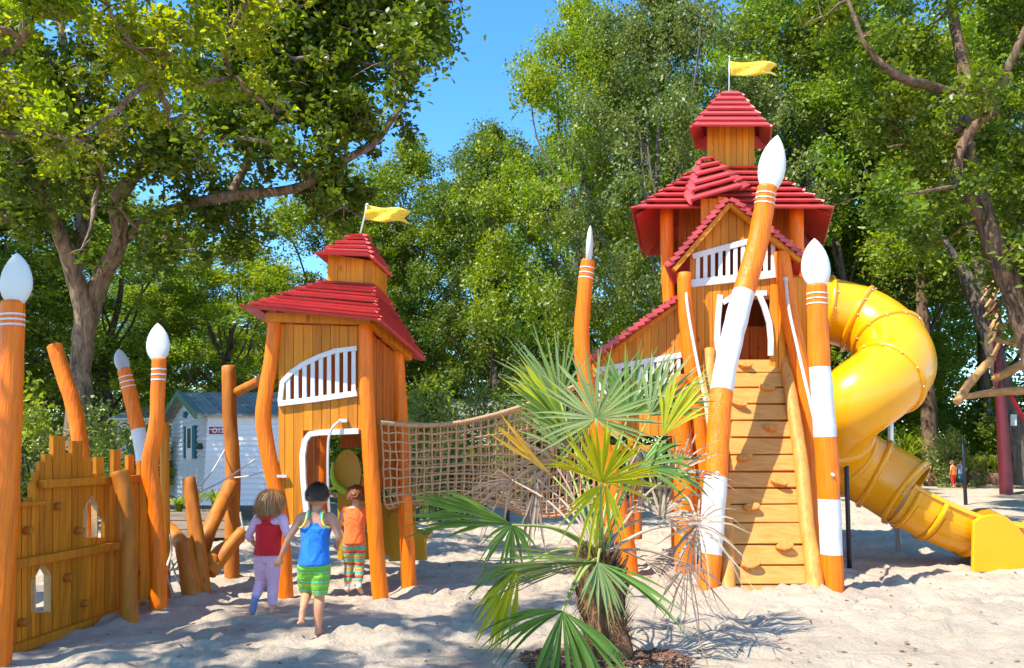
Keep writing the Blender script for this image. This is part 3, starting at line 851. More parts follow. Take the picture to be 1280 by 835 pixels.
def strip(mb, pl, pts, w, off, thick=.03, mat=0):
    """polyline board of width w px on plane"""
    P = [Vector((a, b)) for a, b in pts]
    L, Rr = [], []
    for i in range(len(P)):
        a = P[max(0, i-1)]; b = P[min(len(P)-1, i+1)]
        d = (b-a).normalized(); nn = Vector((-d.y, d.x))
        L.append(P[i]+nn*w/2); Rr.append(P[i]-nn*w/2)
    for i in range(len(P)-1):
        q = [L[i], L[i+1], Rr[i+1], Rr[i]]
        mb.prism([pl.p(v.x, v.y, off) for v in q], -pl.n*thick, mat)

def lin(x0, y0, x1, y1):
    return lambda x: y0 + (y1-y0)*(x-x0)/(x1-x0)
def plin(pts):
    def f(x):
        for (x0, y0), (x1, y1) in zip(pts, pts[1:]):
            if x0 <= x <= x1: return y0 + (y1-y0)*(x-x0)/(x1-x0)
        return pts[0][1] if x < pts[0][0] else pts[-1][1]
    return f

def roofboards(mb, bl, br, tl, tr, n, th=.03, lift=.055, mat=0, jit=.02, over=.014):
    """overlapping boards from eave (bl-br) up to (tl-tr)"""
    nrm = (br-bl).cross(tl-bl).normalized()
    if nrm.z < 0: nrm = -nrm
    side = (br-bl).normalized()
    for k in range(n):
        t0, t1 = k/n, min(1, (k+1)/n + .25/n)
        a, b = bl.lerp(tl, t0), br.lerp(tr, t0)
        c, d = br.lerp(tr, t1), bl.lerp(tl, t1)
        j0, j1 = random.uniform(-jit, jit)+over, random.uniform(-jit, jit)+over
        lo = nrm*(lift + random.uniform(-.010, .008)); hi = nrm*.004
        q = [a - side*j0 + lo, b + side*j1 + lo, c + side*j1*.8 + hi, d - side*j0*.8 + hi]
        mb.prism(q, -nrm*th, mat)

# ------------------------------------------------------------------ painted pencil-like posts with leaf shaped tips
def tipshape(base, top, halfw, thick, parent, edge=False, halfw2=None, mat='tip'):
    """flat leaf board: base/top points, half width in metres; edge=True means it is seen edge on"""
    ax = (top-base); L = ax.length; d = ax.normalized()
    side = Vector((1, 0, 0)) if not edge else Vector((.12, 1, 0)).normalized()
    side = (side - d*side.dot(d)).normalized(); nn = d.cross(side).normalized()
    prof = [(0, .50), (.07, .66), (.16, .84), (.27, .96), (.38, 1.0), (.50, .97), (.62, .88), (.74, .72), (.85, .50), (.94, .25), (1.0, .03)]
    mb = MB(); rings = []
    K = 16
    for t, w in prof:
        c = base + ax*t
        hw = halfw*w; ht = thick*(w**.75)
        rings.append([c + side*hw*math.cos(2*math.pi*k/K) + nn*ht*math.copysign(abs(math.sin(2*math.pi*k/K))**.8, math.sin(2*math.pi*k/K)) for k in range(K)])
    vs = [v for r_ in rings for v in r_]; fs = []
    for i in range(len(rings)-1):
        for k in range(K):
            k2 = (k+1) % K
            fs.append((i*K+k, i*K+k2, (i+1)*K+k2, (i+1)*K+k))
    fs.append(tuple(range(K))); fs.append(tuple((len(rings)-1)*K+k for k in range(K)))
    mb.add(vs, fs, 0, True)
    return mb.build('tip', M[mat], parent)

def tall_post(path, Y, label, tip=None, bands=(), rings=True, thick=.035, edge=False, mat='orange', name='painted_post', n=9, ringn=3, bolts=()):
    """bands: picture-height ranges painted white"""
    foot = at(path[-1][0], path[-1][1], path[-1][3] if len(path[-1]) > 3 else Y)
    e = empty(name, (foot.x, foot.y, 0), label, 'post', 'tall painted posts with leaf shaped tips' if tip else None)
    FEET.append((foot.x, foot.y, .22, .035))
    P, Rr = [], []
    for q in path:
        y = q[3] if len(q) > 3 else Y
        P.append(at(q[0], q[1], y)); Rr.append(q[2]*y/F)
    d = (P[-1]-P[-2]).normalized(); P.append(P[-1]+d*.2); Rr.append(Rr[-1])
    zb = []
    for (a, b) in bands:
        zz = []
        for yy in (a, b):
            for (q0, q1) in zip(path, path[1:]):
                if min(q0[1], q1[1]) <= yy <= max(q0[1], q1[1]):
                    t = (yy-q0[1])/(q1[1]-q0[1]); p0 = at(q0[0], q0[1], q0[3] if len(q0)>3 else Y); p1 = at(q1[0], q1[1], q1[3] if len(q1)>3 else Y)
                    zz.append(p0.lerp(p1, t).z); break
        zb.append((min(zz), max(zz)))
    def mf(t, c):
        for a, b in zb:
            if a <= c.z <= b: return 1
        return 0
    # resample densely so bands have clean borders
    dense = crom([(*p, r_) for p, r_ in zip(P, Rr)], 24)
    mb = MB()
    mb.tube([Vector(a[:3]) for a in dense], [float(a[3]) for a in dense], seg=18, n=1, jitter=.07, matf=mf)
    mb.build('shaft', [M[mat], M['white']], e)
    if rings:
        rm = MB(); L0 = (P[1]-P[0]).normalized()
        for k in range(ringn):
            dd = .085 + k*.045*Y/6.5
            acc = 0; prev = Vector(dense[0][:3])
            for a in dense[1:]:
                v = Vector(a[:3]); sg = (v-prev).length
                if acc + sg > dd:
                    c = prev.lerp(v, (dd-acc)/sg); dr = (v-prev).normalized(); rr = float(a[3])*1.045
                    rm.tube([c - dr*.006, c + dr*.006], [rr, rr], seg=18, n=1, caps=False); 
                    break
                acc += sg; prev = v
        rm.build('ring_mark', M['white'], e)
    for (bx_, by_) in bolts:
        y = path[-1][3] if len(path[-1]) > 3 else Y
        q0 = min(path, key=lambda q: abs(q[1]-by_)); yy = q0[3] if len(q0) > 3 else Y
        p = at(bx_, by_, yy) + Vector((0, -q0[2]*yy/F*.93, 0)); bm_ = MB(); bm_.tube([p, p+Vector((0,-.018,0))], [.02,.018], seg=10, n=1); bm_.build('bolt', M['steel'], e)
    if tip:
        bx, by, tx, ty, hw = tip
        y = path[0][3] if len(path[0]) > 3 else Y
        tipshape(at(bx, by+2, y), at(tx, ty, y), hw*y/F if not edge else hw, thick, e, edge)
    return e

tall_post([(16,378,13.5),(14,470,13.5),(10,560,14),(8,620,14.5),(3,700,15),(-1,780,15),(-4,826,15)], 4.85, 'thickest orange post with white tip, at the far left end of the castle fence', tip=(20,378,21,316,21), name='painted_post')
tall_post([(199,449,8.5),(197,500,8.5),(195,535,9),(187,582,10),(192,618,9),(196,670,9),(198,720,9.5),(198,764,10)], 6.35, 'wavy orange post with white tip, at the right end of the castle fence', tip=(198,449,197,404,15))
tall_post([(155,462,8),(162,490,8.5),(170,525,8.5),(177,560,8.5),(181,600,8.5),(183,660,9),(184,712,9)], 8.1, 'leaning orange post with one white band behind the castle fence', tip=(155,463,149,436,.13), bands=((537,578),), edge=True, thick=.022)
tall_post([(68,432,9),(80,470,9),(91,505,9),(99,545,9),(105,600,9),(108,660,9),(110,712,9)], 8.2, 'bent orange post without a tip rising behind the castle fence', rings=False)
tall_post([(735,326,9),(730,370,9.5),(727,420,10),(731,470,10),(745,530,10),(762,590,12),(776,650,12),(786,714,12)], 8.2, 'bent orange post rising behind the palm, its thin tip seen edge on', tip=(736,327,738,282,.17), edge=True, thick=.04)
tall_post([(959,234,12.3),(948,300,13.2),(927,375,14,7.9),(910,445,14,7.6),(901,500,14,7.45),(895,590,14.2,7.3),(889,680,13.8,7.15),(884,746,13.6,7.1)], 8.0, 'tallest leaning orange and white post, left of the climbing ramp', tip=(960,236,972,169,18), bands=((365,490),(598,692)), thick=.05, bolts=((893,591),(943,322)))
tall_post([(1021,357,12.5),(1023,430,13),(1028,500,13.5),(1034,580,13.5),(1038,660,13),(1041,732,13)], 7.3, 'upright orange and white banded post, right of the climbing ramp', tip=(1021,358,1018,298,19), bands=((458,545),(625,694)), thick=.045, bolts=((1035,593),))

# ------------------------------------------------------------------ castle fence
fa, fb = G(3, 822), G(192, 752)
fp = Plane(fa, fb)
fe = empty('castle_fence', ((fa.x+fb.x)/2, (fa.y+fb.y)/2, 0), 'honey coloured plank fence with castle shaped top, arched peepholes and round climbing grips', 'fence')
TOP = [(8,15,602),(15,22,600),(22,27,618),(27,34,627),(34,39,622),(39,44,603),(44,50,590),(50,56,577),(56,66,568),(66,74,545),(74,82,545),(82,90,566),(90,97,551),(97,104,551),(104,115,572),(115,120,592),(120,130,571),(130,142,597),(142,152,562),(152,160,598),(160,168,569),(168,174,598),(174,184,576),(184,193,598)]
mb = MB()
bot = lin(3, 817, 192, 748)
W1 = (107, 121, lambda x: 618 + abs(x-114)*1.9 if abs(x-114) > 3 else 620, 672)
W2 = (43, 62, lambda x: 703 + abs(x-53)*1.7, 765)
for (a, b, t) in TOP:
    n = max(1, round((b-a)/8)); 
    for k in range(n):
        x0, x1 = a+(b-a)*k/n, a+(b-a)*(k+1)/n
        segs = [(t, bot)]
        for W_ in (W1, W2):
            if x1 > W_[0] and x0 < W_[1]:
                segs = [(t, W_[2]), (W_[3], bot)]
        for (tt, bb) in segs: planks(mb, fp, [(x0, x1, tt, bb)], gap=.7, thick=.03)
mb.build('planks', M['plank'], fe)
for (pts, w) in (([(47,605),(190,597)], 11), ([(14,631),(52,628)], 6.5), ([(5,707),(151,680)], 12), ([(4,815),(192,750)], 13)):
    m2 = MB()
    x0, y0 = pts[0]; x1, y1 = pts[1]
    poly = [fp.p(x0, y0-w/2, .055), fp.p(x1, y1-w/2*.75, .055), fp.p(x1, y1+w/2*.75, .055), fp.p(x0, y0+w/2, .055)]
    m2.prism(poly, -fp.n*.055, 0)
    m2.build('rail', wood_h if False else M['plank'], fe, bevel=.006)
for W_ in (W1, W2):
    m2 = MB(); xm = (W_[0]+W_[1])/2; s_ = .8
    strip(m2, fp, [(W_[0], W_[3]), (W_[0], W_[2](W_[0])), (xm, W_[2](xm)), (W_[1], W_[2](W_[1])), (W_[1], W_[3]), (W_[0], W_[3])], 1.5, .006, .045)
    m2.build('peephole_trim', M['logend'], fe)
for (x, y, r_) in ((70,633,5),(31,663,5),(95,663,4.5),(82,722,5),(103,754,4.5),(25,778,5),(9,742,4)):
    m2 = MB(); p = fp.p(x, y); R_ = r_*p.y/F
    m2.tube([p, p+fp.n*.05], [R_, R_*.92], seg=14, n=1)
    m2.build('climbing_grip', M['log'], fe)
mb, P, _ = post_mb([(149,590,10),(156,620,9.5),(160,660,9),(160,720,10),(162,778,10)], 6.0)
for v in range(len(mb.v)):
    pass
o = mb.build('support_log', M['log'], fe)
FEET.append((P[-2].x, P[-2].y, .2, .03))
mb, P, _ = post_mb([(205,529,6),(206,600,6),(207,700,6),(207,742,6)], 7.0, seg=4, jit=0)
mb.build('back_post', M['plank'], fe)

# ------------------------------------------------------------------ log scramble left of playhouse
le = empty('log_climber', at(262, 735, 7.4), 'brown log scramble of slanting round trunks with pale ropes, left of the playhouse', 'climbing frame')
le.location.z = 0
LOGS = [
 [(286,458,8.5,8.0),(287,520,8.5,8.0),(291,580,9,8.0),(290,650,8.5,8.0),(290,724,9,8.0)],
 [(296,490,6,8.0),(318,479,6,7.8),(338,468,6,7.5)],
 [(236,598,7.5,7.1),(243,650,8.5,7.05),(250,700,9,7.0),(254,750,9.5,6.95)],
 [(229,676,10,6.9),(236,715,11,6.9),(243,754,12,6.85)],
 [(290,604,9,8.0),(272,640,9,7.7),(258,672,9,7.5),(250,700,9,7.4)],
 [(304,664,8,7.3),(282,690,8.5,7.2),(262,716,9,7.05)],
 [(196,648,8,7.6),(214,665,8.5,7.4),(236,690,9,7.2)],
 [(300,672,7,8.1),(282,684,8,7.6),(263,700,8,7.05)],
]
for i, L in enumerate(LOGS):
    mb, P, _ = post_mb(L, 7, foot=i in (0,2,3), jit=.1)
    mb.build('log', M['log'], le)
    if i in (0,2,3): FEET.append((P[-2].x, P[-2].y, .2, .04))
def rope(path, r_, mat, name, parent, n=6):
    mb = MB()
    P = [at(a, b, c) for a, b, c in path]
    mb.tube(P, r_, seg=7, n=n)
    return mb.build(name, M[mat], parent)
rope([(248,611,7.1),(266,588,7.5),(281,562,8.0)], .007, 'wrope', 'rope', le)
rope([(244,618,7.1),(280,600,7.5),(319,574,7.4)], .008, 'wrope', 'rope', le)
rope([(293,597,7.9),(310,595,7.7),(333,588,7.5)], .007, 'wrope', 'rope', le)
rope([(212,668,7.0),(214,690,7.0),(208,715,6.9),(216,742,6.9)], .011, 'wrope', 'rope', le)
rope([(232,690,7.0),(222,700,7.0),(213,712,7.0),(205,722,7.0)], .011, 'wrope', 'rope', le)
rope([(214,742,6.9),(225,748,6.9),(238,735,6.9)], .011, 'wrope', 'rope', le)
rope([(228,735,7.2),(220,720,7.2),(214,700,7.2)], .009, 'wrope', 'rope', le)
rope([(300,640,8.3),(303,655,8.3),(307,672,8.3)], .012, 'wrope', 'rope', le)

# ------------------------------------------------------------------ playhouse (left tower)
pc = G(420, 735)
he = empty('playhouse', (pc.x, pc.y+.3, 0), 'crooked wooden playhouse with red board roof, small cupola and yellow flag', 'playhouse')
for L, Y in (([(344,398,9),(339,450,9),(329,520,9.5),(337,575,9.5),(350,640,9),(354,690,9),(357,741,9.5)], 7.0),
             ([(457,405,9),(458,470,9),(461,540,9.5),(466,620,9.5),(471,690,9.5),(475,740,10)], 6.95),
             ([(497,440,8),(501,510,8),(504,580,8.5),(508,660,9),(511,726,9.5)], 7.4),
             ([(404,430,8),(401,500,8),(403,560,8),(400,640,8),(398,716,8)], 7.95)):
    mb, P, _ = post_mb(L, Y, jit=.08)
    mb.build('corner_post', M['orange'], he)
    FEET.append((P[-2].x, P[-2].y, .2, .035))
hp = Plane(at(350,500,7.0), at(460,500,6.95))
wl = lin(350, 405, 452, 408)
arch = plin([(352,500),(354,478),(365,466),(380,455),(400,445),(420,438),(446,434)])
rb_ = lin(350,505,446,493)
mb = MB()
xs = [348,356,367,379,391,402,413,424,435,447,452]
for x0, x1 in zip(xs, xs[1:]):
    lowl = plin([(340,662),(356,664),(380,655)])
    if x1 <= 379.1: segs = [(wl, arch), (rb_, lowl)] if x0 >= 350 else [(wl, lowl)]
    elif x0 >= 447: segs = [(wl, 538)]
    else: segs = [(wl, arch), (rb_, 538)]
    for t, b in segs: planks(mb, hp, [(x0, x1, t, b)])
mb.build('front_planks', M['plank'], he)
# white arched railing
mb = MB()
strip(mb, hp, [(351,502),(354,478),(365,466),(380,455.5),(400,446),(420,439),(447,435.5)], 6, .03, .03)
strip(mb, hp, [(349,505),(398,499),(447,492)], 7, .034, .036)
for k in range(9):
    x = 361 + k*10.2; t = arch(x)
    poly = [hp.p(x-2.6, t+1, .022), hp.p(x+2.6, t+1, .022), hp.p(x+2.6, rb_(x), .022), hp.p(x-2.6, rb_(x), .022)]
    mb.prism(poly, -hp.n*.02)
mb.build('railing', M['white'], he, bevel=.003)
# white door surround and lower curved edge
mb = MB()
strip(mb, hp, [(388,662),(384,640),(380,600),(379,570),(382,551),(388,543),(400,541),(449,539)], 7, .03, .035)
strip(mb, hp, [(334,676),(345,667),(360,661),(381,657)], 8, .03, .03)
mb.build('door_surround', M['white'], he, bevel=.003)
# beam under the eave
mb = MB(); mb.beam(hp.p(336,398,.05), hp.p(466,402,.05), .07, .085); mb.beam(hp.p(464,402,.05), at(512,446,7.5), .07, .085); mb.build('eave_beam', M['plank'], he)
# right side wall, back wall, inner floor
sp_ = Plane(at(468,500,7.0), at(500,500,7.38))
mb = MB()
tt = lin(466,415,500,445)
for x0, x1 in ((466,474),(474,482),(482,491),(491,500)): planks(mb, sp_, [(x0, x1, tt, 612)], off=-.03)
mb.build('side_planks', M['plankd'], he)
mb = MB()
bp_ = Plane(at(348,500,7.85), at(505,500,7.95))
for k in range(13):
    x0 = 348 + k*11; 
    if x0 in (403, 414): segs = [(432, 520)] if x0 == 403 else [(432,500)]
    else: segs = [(432, 655 if x0 < 400 else 560)]
    for t, b in segs: planks(mb, bp_, [(x0, x0+11, t, b)])
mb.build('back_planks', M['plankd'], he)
mb = MB()
a = [at(350,520,7.05), at(458,520,7.0), at(500,520,7.45), at(398,520,7.9)]
for q in a: q.z = 1.52
mb.prism(a, Vector((0,0,-.06))); mb.build('upper_floor', M['plank'], he)
# big roof
hr = MB()
FLc, FRc, BRc, BLc = at(304,387,6.75), at(471,404,6.65), at(527,452,7.55), at(352,418,8.25)
tFL, tFR, tBR, tBL = at(409,353,7.15), at(464,356,7.12), at(476,366,7.5), at(420,360,7.6)
roofboards(hr, FLc, FRc, tFL, tFR, 11)
roofboards(hr, FRc, BRc, tFR, tBR, 11)
roofboards(hr, BRc, BLc, tBR, tBL, 9)
roofboards(hr, BLc, FLc, tBL, tFL, 9)
hr.build('roof', M['red'], he)
# cupola
cu = MB()
c0 = [at(411,357,7.12), at(464,361,7.08), at(470,385,7.42), at(417,372,7.5)]
c1 = [at(412,318,7.12), at(466,326,7.08), at(484,334,7.42), at(424,327,7.5)]
c0 = [Vector((b.x, b.y, a.z-.12)) if i < 2 else Vector((b.x, b.y, a.z-.12)) for i, (a, b) in enumerate(zip(c0, c1))]
for i in range(4):
    a0, b0, a1, b1 = c0[i], c0[(i+1) % 4], c1[i], c1[(i+1) % 4]
    K = 5
    nn = (b0-a0).cross(a1-a0).normalized()
    for k in range(K):
        t0, t1 = k/K+.004, (k+1)/K-.004
        cu.prism([a0.lerp(b0,t0), a0.lerp(b0,t1), a1.lerp(b1,t1), a1.lerp(b1,t0)], nn*-.015 if nn.y < 0 else nn*.015)
cup = cu.build('cupola', M['plank'], he)
cr_ = MB()
e0 = [at(397,321,6.95), at(463,324,6.9), at(487,347,7.5), at(412,333,7.75)]
pk = at(452,292,7.25); pk2 = at(446,294,7.25)
pts = [pk2, pk, pk, pk2]
for i in range(4): roofboards(cr_, e0[i], e0[(i+1) % 4], pts[i], pts[(i+1) % 4], 6 if i < 2 else 4, over=.004, jit=.006)
cr_.build('cupola_roof', M['red'], cup)
def flag(polepx, topx, Y, tail, parent):
    a, b = at(*polepx, Y), at(*topx, Y)
    mb = MB(); mb.tube([a, b], [.010, .008], seg=8, n=1); mb.ball(b + Vector((0,0,.008)), .018)
    parent = mb.build('flag_pole', M['steel'], parent)
    # swallow tailed streamer with waves
    x0, y0, x1, y1, hh = tail
    mb = MB(); n = 26; vs = []; fs = []
    for i in range(n+1):
        t = i/n
        c = at(x0 + (x1-x0)*t, y0 + (y1-y0)*t, Y) + Vector((0, .05*math.sin(t*7.5)*(.3+t), .010*math.sin(t*8+1)))
        h = hh*Y/F*(1-.12*t)
        for j in range(7):
            s_ = j/3 - 1
            cc = c + Vector((0, .012*math.sin(j*1.3+t*11), -s_*h))
            if t > .72:
                k = (t-.72)/.28
                cc.x -= (1-abs(s_))*k*.55*abs(x1-x0)*Y/F*.30
            vs.append(cc)
    for i in range(n):
        for j in range(6): fs.append((i*7+j, i*7+j+1, (i+1)*7+j+1, (i+1)*7+j))
    mb.add(vs, fs, 0, True)
    o = mb.build('flag', M['flag'], parent); md = o.modifiers.new('thickness', 'SOLIDIFY'); md.thickness = .006
flag((450,294), (459,257), 7.25, (456,266,512,271,10), he)
# curved steel grab pole in the doorway and handles
mb = MB(); mb.tube([at(430,526,6.95), at(421,529,6.9), at(413,540,6.88), at(410,560,6.88), at(410,610,6.88), at(413,665,6.88)], .013, seg=8, n=6)
mb.box(hp.p(430,526,.03), (.075,.03,.03)); mb.box(hp.p(352,595,.03), (.12,.03,.025));
mb.build('grab_pole', M['steel'], he)

# ochre play board inside the doorway
be = empty('play_board', (at(440,600,7.6).x, 7.6, 0), 'ochre play board with rounded oval top inside the playhouse doorway', 'play panel')
bp2 = Plane(at(400,600,7.62), at(480,600,7.5))
def boardpoly(pl, pts, off, th, mb=None):
    mb = mb or MB(); mb.prism([pl.p(x, y, off) for x, y in pts], -pl.n*th); return mb
oval = [(435+17*math.cos(a), 592+30*math.sin(a)) for a in np.linspace(0, 2*math.pi, 28, endpoint=False)]
boardpoly(bp2, oval, .02, .03).build('oval_panel', M['olive'], be)
boardpoly(bp2, [(421,605),(470,590),(478,700),(421,700)], -.02, .03).build('base_panel', M['olive'], be)
mb = MB(); mb.tube([bp2.p(419,577,.05), bp2.p(418,592,.05), bp2.p(422,605,.05), bp2.p(432,613,.05), bp2.p(441,616,.05)], [.012,.022,.03,.032,.012], seg=10, n=6)
mb.build('lime_bow', M['lime'], be)
mb = MB(); mb.tube([bp2.p(414,612,.05), bp2.p(425,608,.05)], .015, seg=8, n=1); mb.build('lime_peg', M['lime'], be)
# rounded ochre step bench
se = empty('step_bench', G(508, 706), 'ochre rounded step bench between the right hand posts of the playhouse', 'bench'); se.location.z = 0
pl = Plane(at(480,680,7.75), at(535,680,7.65))
boardpoly(pl, [(486,702),(484,650),(492,641),(506,640),(514,648),(520,664),(530,670),(533,700)], 0, .04).build('side_panel', M['olive'], se)
boardpoly(Plane(at(480,680,8.15), at(535,680,8.05)), [(486,690),(486,645),(514,645),(522,664),(532,668),(532,690)], 0, .04).build('side_panel', M['olive'], se)
mb = MB(); a, b = pl.p(514,667,-.03), pl.p(535,669,-.03)
mb.prism([a, b, b+Vector((0,.42,0)), a+Vector((0,.42,0))], Vector((0,0,-.04))); mb.build('seat', M['olive'], se, bevel=.008)
mb = MB(); a, b = pl.p(487,642,-.03), pl.p(512,642,-.03)
mb.prism([a, b, b+Vector((0,.42,0)), a+Vector((0,.42,0))], Vector((0,0,-.04))); mb.build('shelf', M['olive'], se, bevel=.008)
# low ochre board behind the net's left end
boardpoly(Plane(at(470,650,8.1), at(520,650,8.1)), [(476,628),(520,622),(518,692),(476,694)], 0, .03).build('back_panel', M['olive'], se)

# ------------------------------------------------------------------ rope net bridge
ne = empty('rope_net_bridge', (at(600,640,7.9).x, 7.9, 0), 'tan square mesh rope net bridge sagging between the playhouse and the big tower', 'rope bridge')
NU, NV = 30, 24
topN = [(476,528,6.98),(520,532,7.25),(570,529,7.5),(620,518,7.75),(660,505,7.95),(705,488,8.15),(752,470,8.35)]
botN = [(480,630,7.1),(520,624,7.4),(570,620,7.65),(620,626,7.9),(660,640,8.1),(705,640,8.3),(752,620,8.45)]
def cs_(path):
    q = crom([tuple(at(*p)) for p in path], NU//6)
    return [Vector(a) for a in q]
tN, bN = cs_(topN), cs_(botN)
tNf = [p + Vector((.05, .85, .03)) for p in tN]; bNf = [p + Vector((0, .75, 0)) for p in bN]
def netpt(i, v):
    # v 0..1 near side down, across the floor, far side up
    a, b, c, d = tN[i], bN[i], bNf[i], tNf[i]
    if v < .36:
        t = v/.36; p = a.lerp(b, t); p.y += .05*math.sin(t*math.pi); 
    elif v < .64:
        t = (v-.36)/.28; p = b.lerp(c, t); p.z -= .07*math.sin(t*math.pi)
    else:
        t = (v-.64)/.36; p = c.lerp(d, t); p.y += .04*math.sin(t*math.pi)
    k = mnoise.noise(Vector((i*.7, v*17, 3)))
    return p + Vector((k*.016, 0, mnoise.noise(Vector((i*.6, v*13, 9)))*.016))
nu = len(tN)
mb = MB()
for i in range(nu):
    mb.tube([netpt(i, j/NV) for j in range(NV+1)], .0095, seg=5, n=1, caps=False)
for j in range(NV+1):
    mb.tube([netpt(i, j/NV) for i in range(nu)], .0095, seg=5, n=2, caps=False)
mb.build('net', M['rope'], ne)
mb = MB()
for P in (tN, tNf):
    mb.tube([p + Vector((0,0,.006)) for p in P], .017, seg=9, n=2)
# lashing loops along the top ropes
for P in (tN, tNf):
    for i in range(nu-1):
        for t in (.0, .33, .66):
            c = P[i].lerp(P[i+1], t); d = (P[i+1]-P[i]).normalized()
            mb.tube([c - d*.012, c + d*.012], .023, seg=8, n=1, caps=False)
mb.build('edge_rope', M['rope'], ne)
# ------------------------------------------------------------------ big tower
te = empty('castle_tower', (at(925,600,9.0).x, 9.0, 0), 'tall wooden castle tower with red board roofs, gabled front and yellow flag', 'play tower')
for nm, L, Y in (('front_post', [(855,342,9),(858,400,9.5),(866,470,10),(874,540,11),(884,620,11),(889,690,11),(891,708,11)], 8.35),
             ('front_post', [(977,316,10),(985,380,10.5),(1000,460,10.5),(1010,540,11),(1016,640,11),(1020,706,11)], 8.35),
             ('side_post', [(846,470,11),(852,540,12),(856,620,13),(857,711,13.5)], 8.3),
             ('rear_post', [(833,262,8.5),(834,330,8.5),(838,400,8.5),(842,500,8.5),(846,600,8.5),(848,690,8.5)], 9.4),
             ('rear_post', [(995,262,9.5),(996,330,9.5),(1000,430,9.5),(1002,560,9.5),(1003,690,9.5)], 9.4),
             ('rear_post', [(866,290,7.5),(866,450,7.5),(866,672,7.5)], 11.2),
             ('rear_post', [(978,290,7.5),(978,450,7.5),(978,672,7.5)], 11.2)):
    mb, P, _ = post_mb(L, Y, jit=.06)
    mb.build(nm, M['orange'], te)
    FEET.append((P[-2].x, P[-2].y, .22, .03))
tp = Plane(at(860,400,8.5), at(985,400,8.42))
gab = plin([(842,326),(912,250),(996,316)])
railt, railb = lin(863,319,971,299), lin(863,354,976,342)
doorl = plin([(893,448),(900,380),(901,376)])
mb = MB()
xs = [862,871,881,891,901,911,921,931,941,951,962,973,982]
for x0, x1 in zip(xs, xs[1:]):
    xm = (x0+x1)/2
    t = lambda x: gab(x) + 5
    lo = 478 if x0 < 893 or x0 > 962 else 372
    if x0 < 868: segs = [(t, 484)]
    elif x0 >= 971: segs = [(t, 484)]
    elif 901 <= x0 < 960: segs = [(t, railt), (railb, 374)]
    else: segs = [(t, railt), (railb, 484)]
    for a, b in segs: planks(mb, tp, [(x0, x1, a, b)])
mb.build('front_planks', M['plank'], te)
mb = MB()
def qd(x, y, w=5, off=.03): return
strip(mb, tp, [(865,321),(895,313),(925,305),(955,297),(970,298)], 7, .03, .035)
strip(mb, tp, [(862,355),(977,342)], 9.5, .034, .038)
for k in range(11):
    x = 872 + k*9.4
    if x > 968: break
    poly = [tp.p(x-2.6, railt(x), .02), tp.p(x+2.6, railt(x), .02), tp.p(x+2.6, railb(x), .02), tp.p(x-2.6, railb(x), .02)]
    mb.prism(poly, -tp.n*.02)
mb.build('railing', M['white'], te, bevel=.003)
mb = MB()
strip(mb, tp, [(900,369),(897,400),(896,425),(899,448)], 7, .032, .035)
strip(mb, tp, [(903,379),(915,371),(940,367),(958,367)], 6.5, .030, .03)
strip(mb, tp, [(948,368),(955,384),(961,404),(963,425),(963,445)], 7, .034, .035)
mb.build('door_surround', M['white'], te, bevel=.003)
# dark inner half door board and back walls
mb = MB(); pi = Plane(at(895,420,8.95), at(965,420,8.95))
for k in range(7): planks(mb, pi, [(893+k*11, 904+k*11, 408, 470)])
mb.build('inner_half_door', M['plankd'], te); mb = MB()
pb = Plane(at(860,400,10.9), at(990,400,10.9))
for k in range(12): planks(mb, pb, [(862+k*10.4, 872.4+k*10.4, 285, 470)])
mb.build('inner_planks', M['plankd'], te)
# main tower walls above the gable (shade of the roof put into a darker board colour)
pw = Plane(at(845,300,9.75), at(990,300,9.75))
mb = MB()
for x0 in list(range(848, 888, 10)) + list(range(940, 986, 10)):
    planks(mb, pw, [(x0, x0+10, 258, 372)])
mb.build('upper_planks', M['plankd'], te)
mb = MB()
for (xa, ya, xb, yb) in ((838, 9.5, 866, 11.1), (992, 9.5, 980, 11.1)):
    s2 = Plane(at(xa, 400, ya), at(xb, 400, yb)); lo_, hi_ = min(xa, xb), max(xa, xb); K = 6
    for k in range(K): planks(mb, s2, [(lo_+(hi_-lo_)*k/K, lo_+(hi_-lo_)*(k+1)/K, 300, 470)], gap=.2)
s3 = Plane(at(983,400,8.45), at(1000,400,9.35))
for k in range(5):
    x0 = 986 + k*5.6
    planks(mb, Plane(at(984,400,8.45), at(1014,400,9.5)), [(x0, x0+5.6, plin([(984,345),(1014,350)]), 500)], gap=.4)
mb.build('side_planks', M['plank'], te)
# floor deck
mb = MB()
fl = [at(862,470,8.5), at(984,470,8.42), at(1003,470,9.5), at(985,470,11.0), at(862,470,11.0), at(836,470,9.5)]
for q in fl: q.z = 2.18
mb.prism(fl, Vector((0,0,-.07))); mb.build('deck', M['plank'], te)
# main roof
mb = MB()
FL, FR = at(795,264,9.1), at(1037,264,9.1)
BL, BR = at(806,318,10.6), at(1026,308,10.6)
tl, tr_ = at(880,208,9.75), at(947,208,9.75)
tbl, tbr = at(880,214,10.55), at(947,214,10.55)
roofboards(mb, FL, FR, tl, tr_, 8, lift=.08, th=.03)
roofboards(mb, BL, FL, tbl, tl, 8, lift=.08, th=.03)
roofboards(mb, FR, BR, tr_, tbr, 8, lift=.08, th=.03)
roofboards(mb, BR, BL, tbr, tbl, 7, lift=.08, th=.03)
mb.build('main_roof', M['red'], te)
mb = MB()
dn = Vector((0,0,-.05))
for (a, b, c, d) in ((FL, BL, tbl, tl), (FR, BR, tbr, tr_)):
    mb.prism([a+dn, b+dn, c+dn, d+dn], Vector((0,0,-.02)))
mb.build('roof_soffit', M['redd'], te)
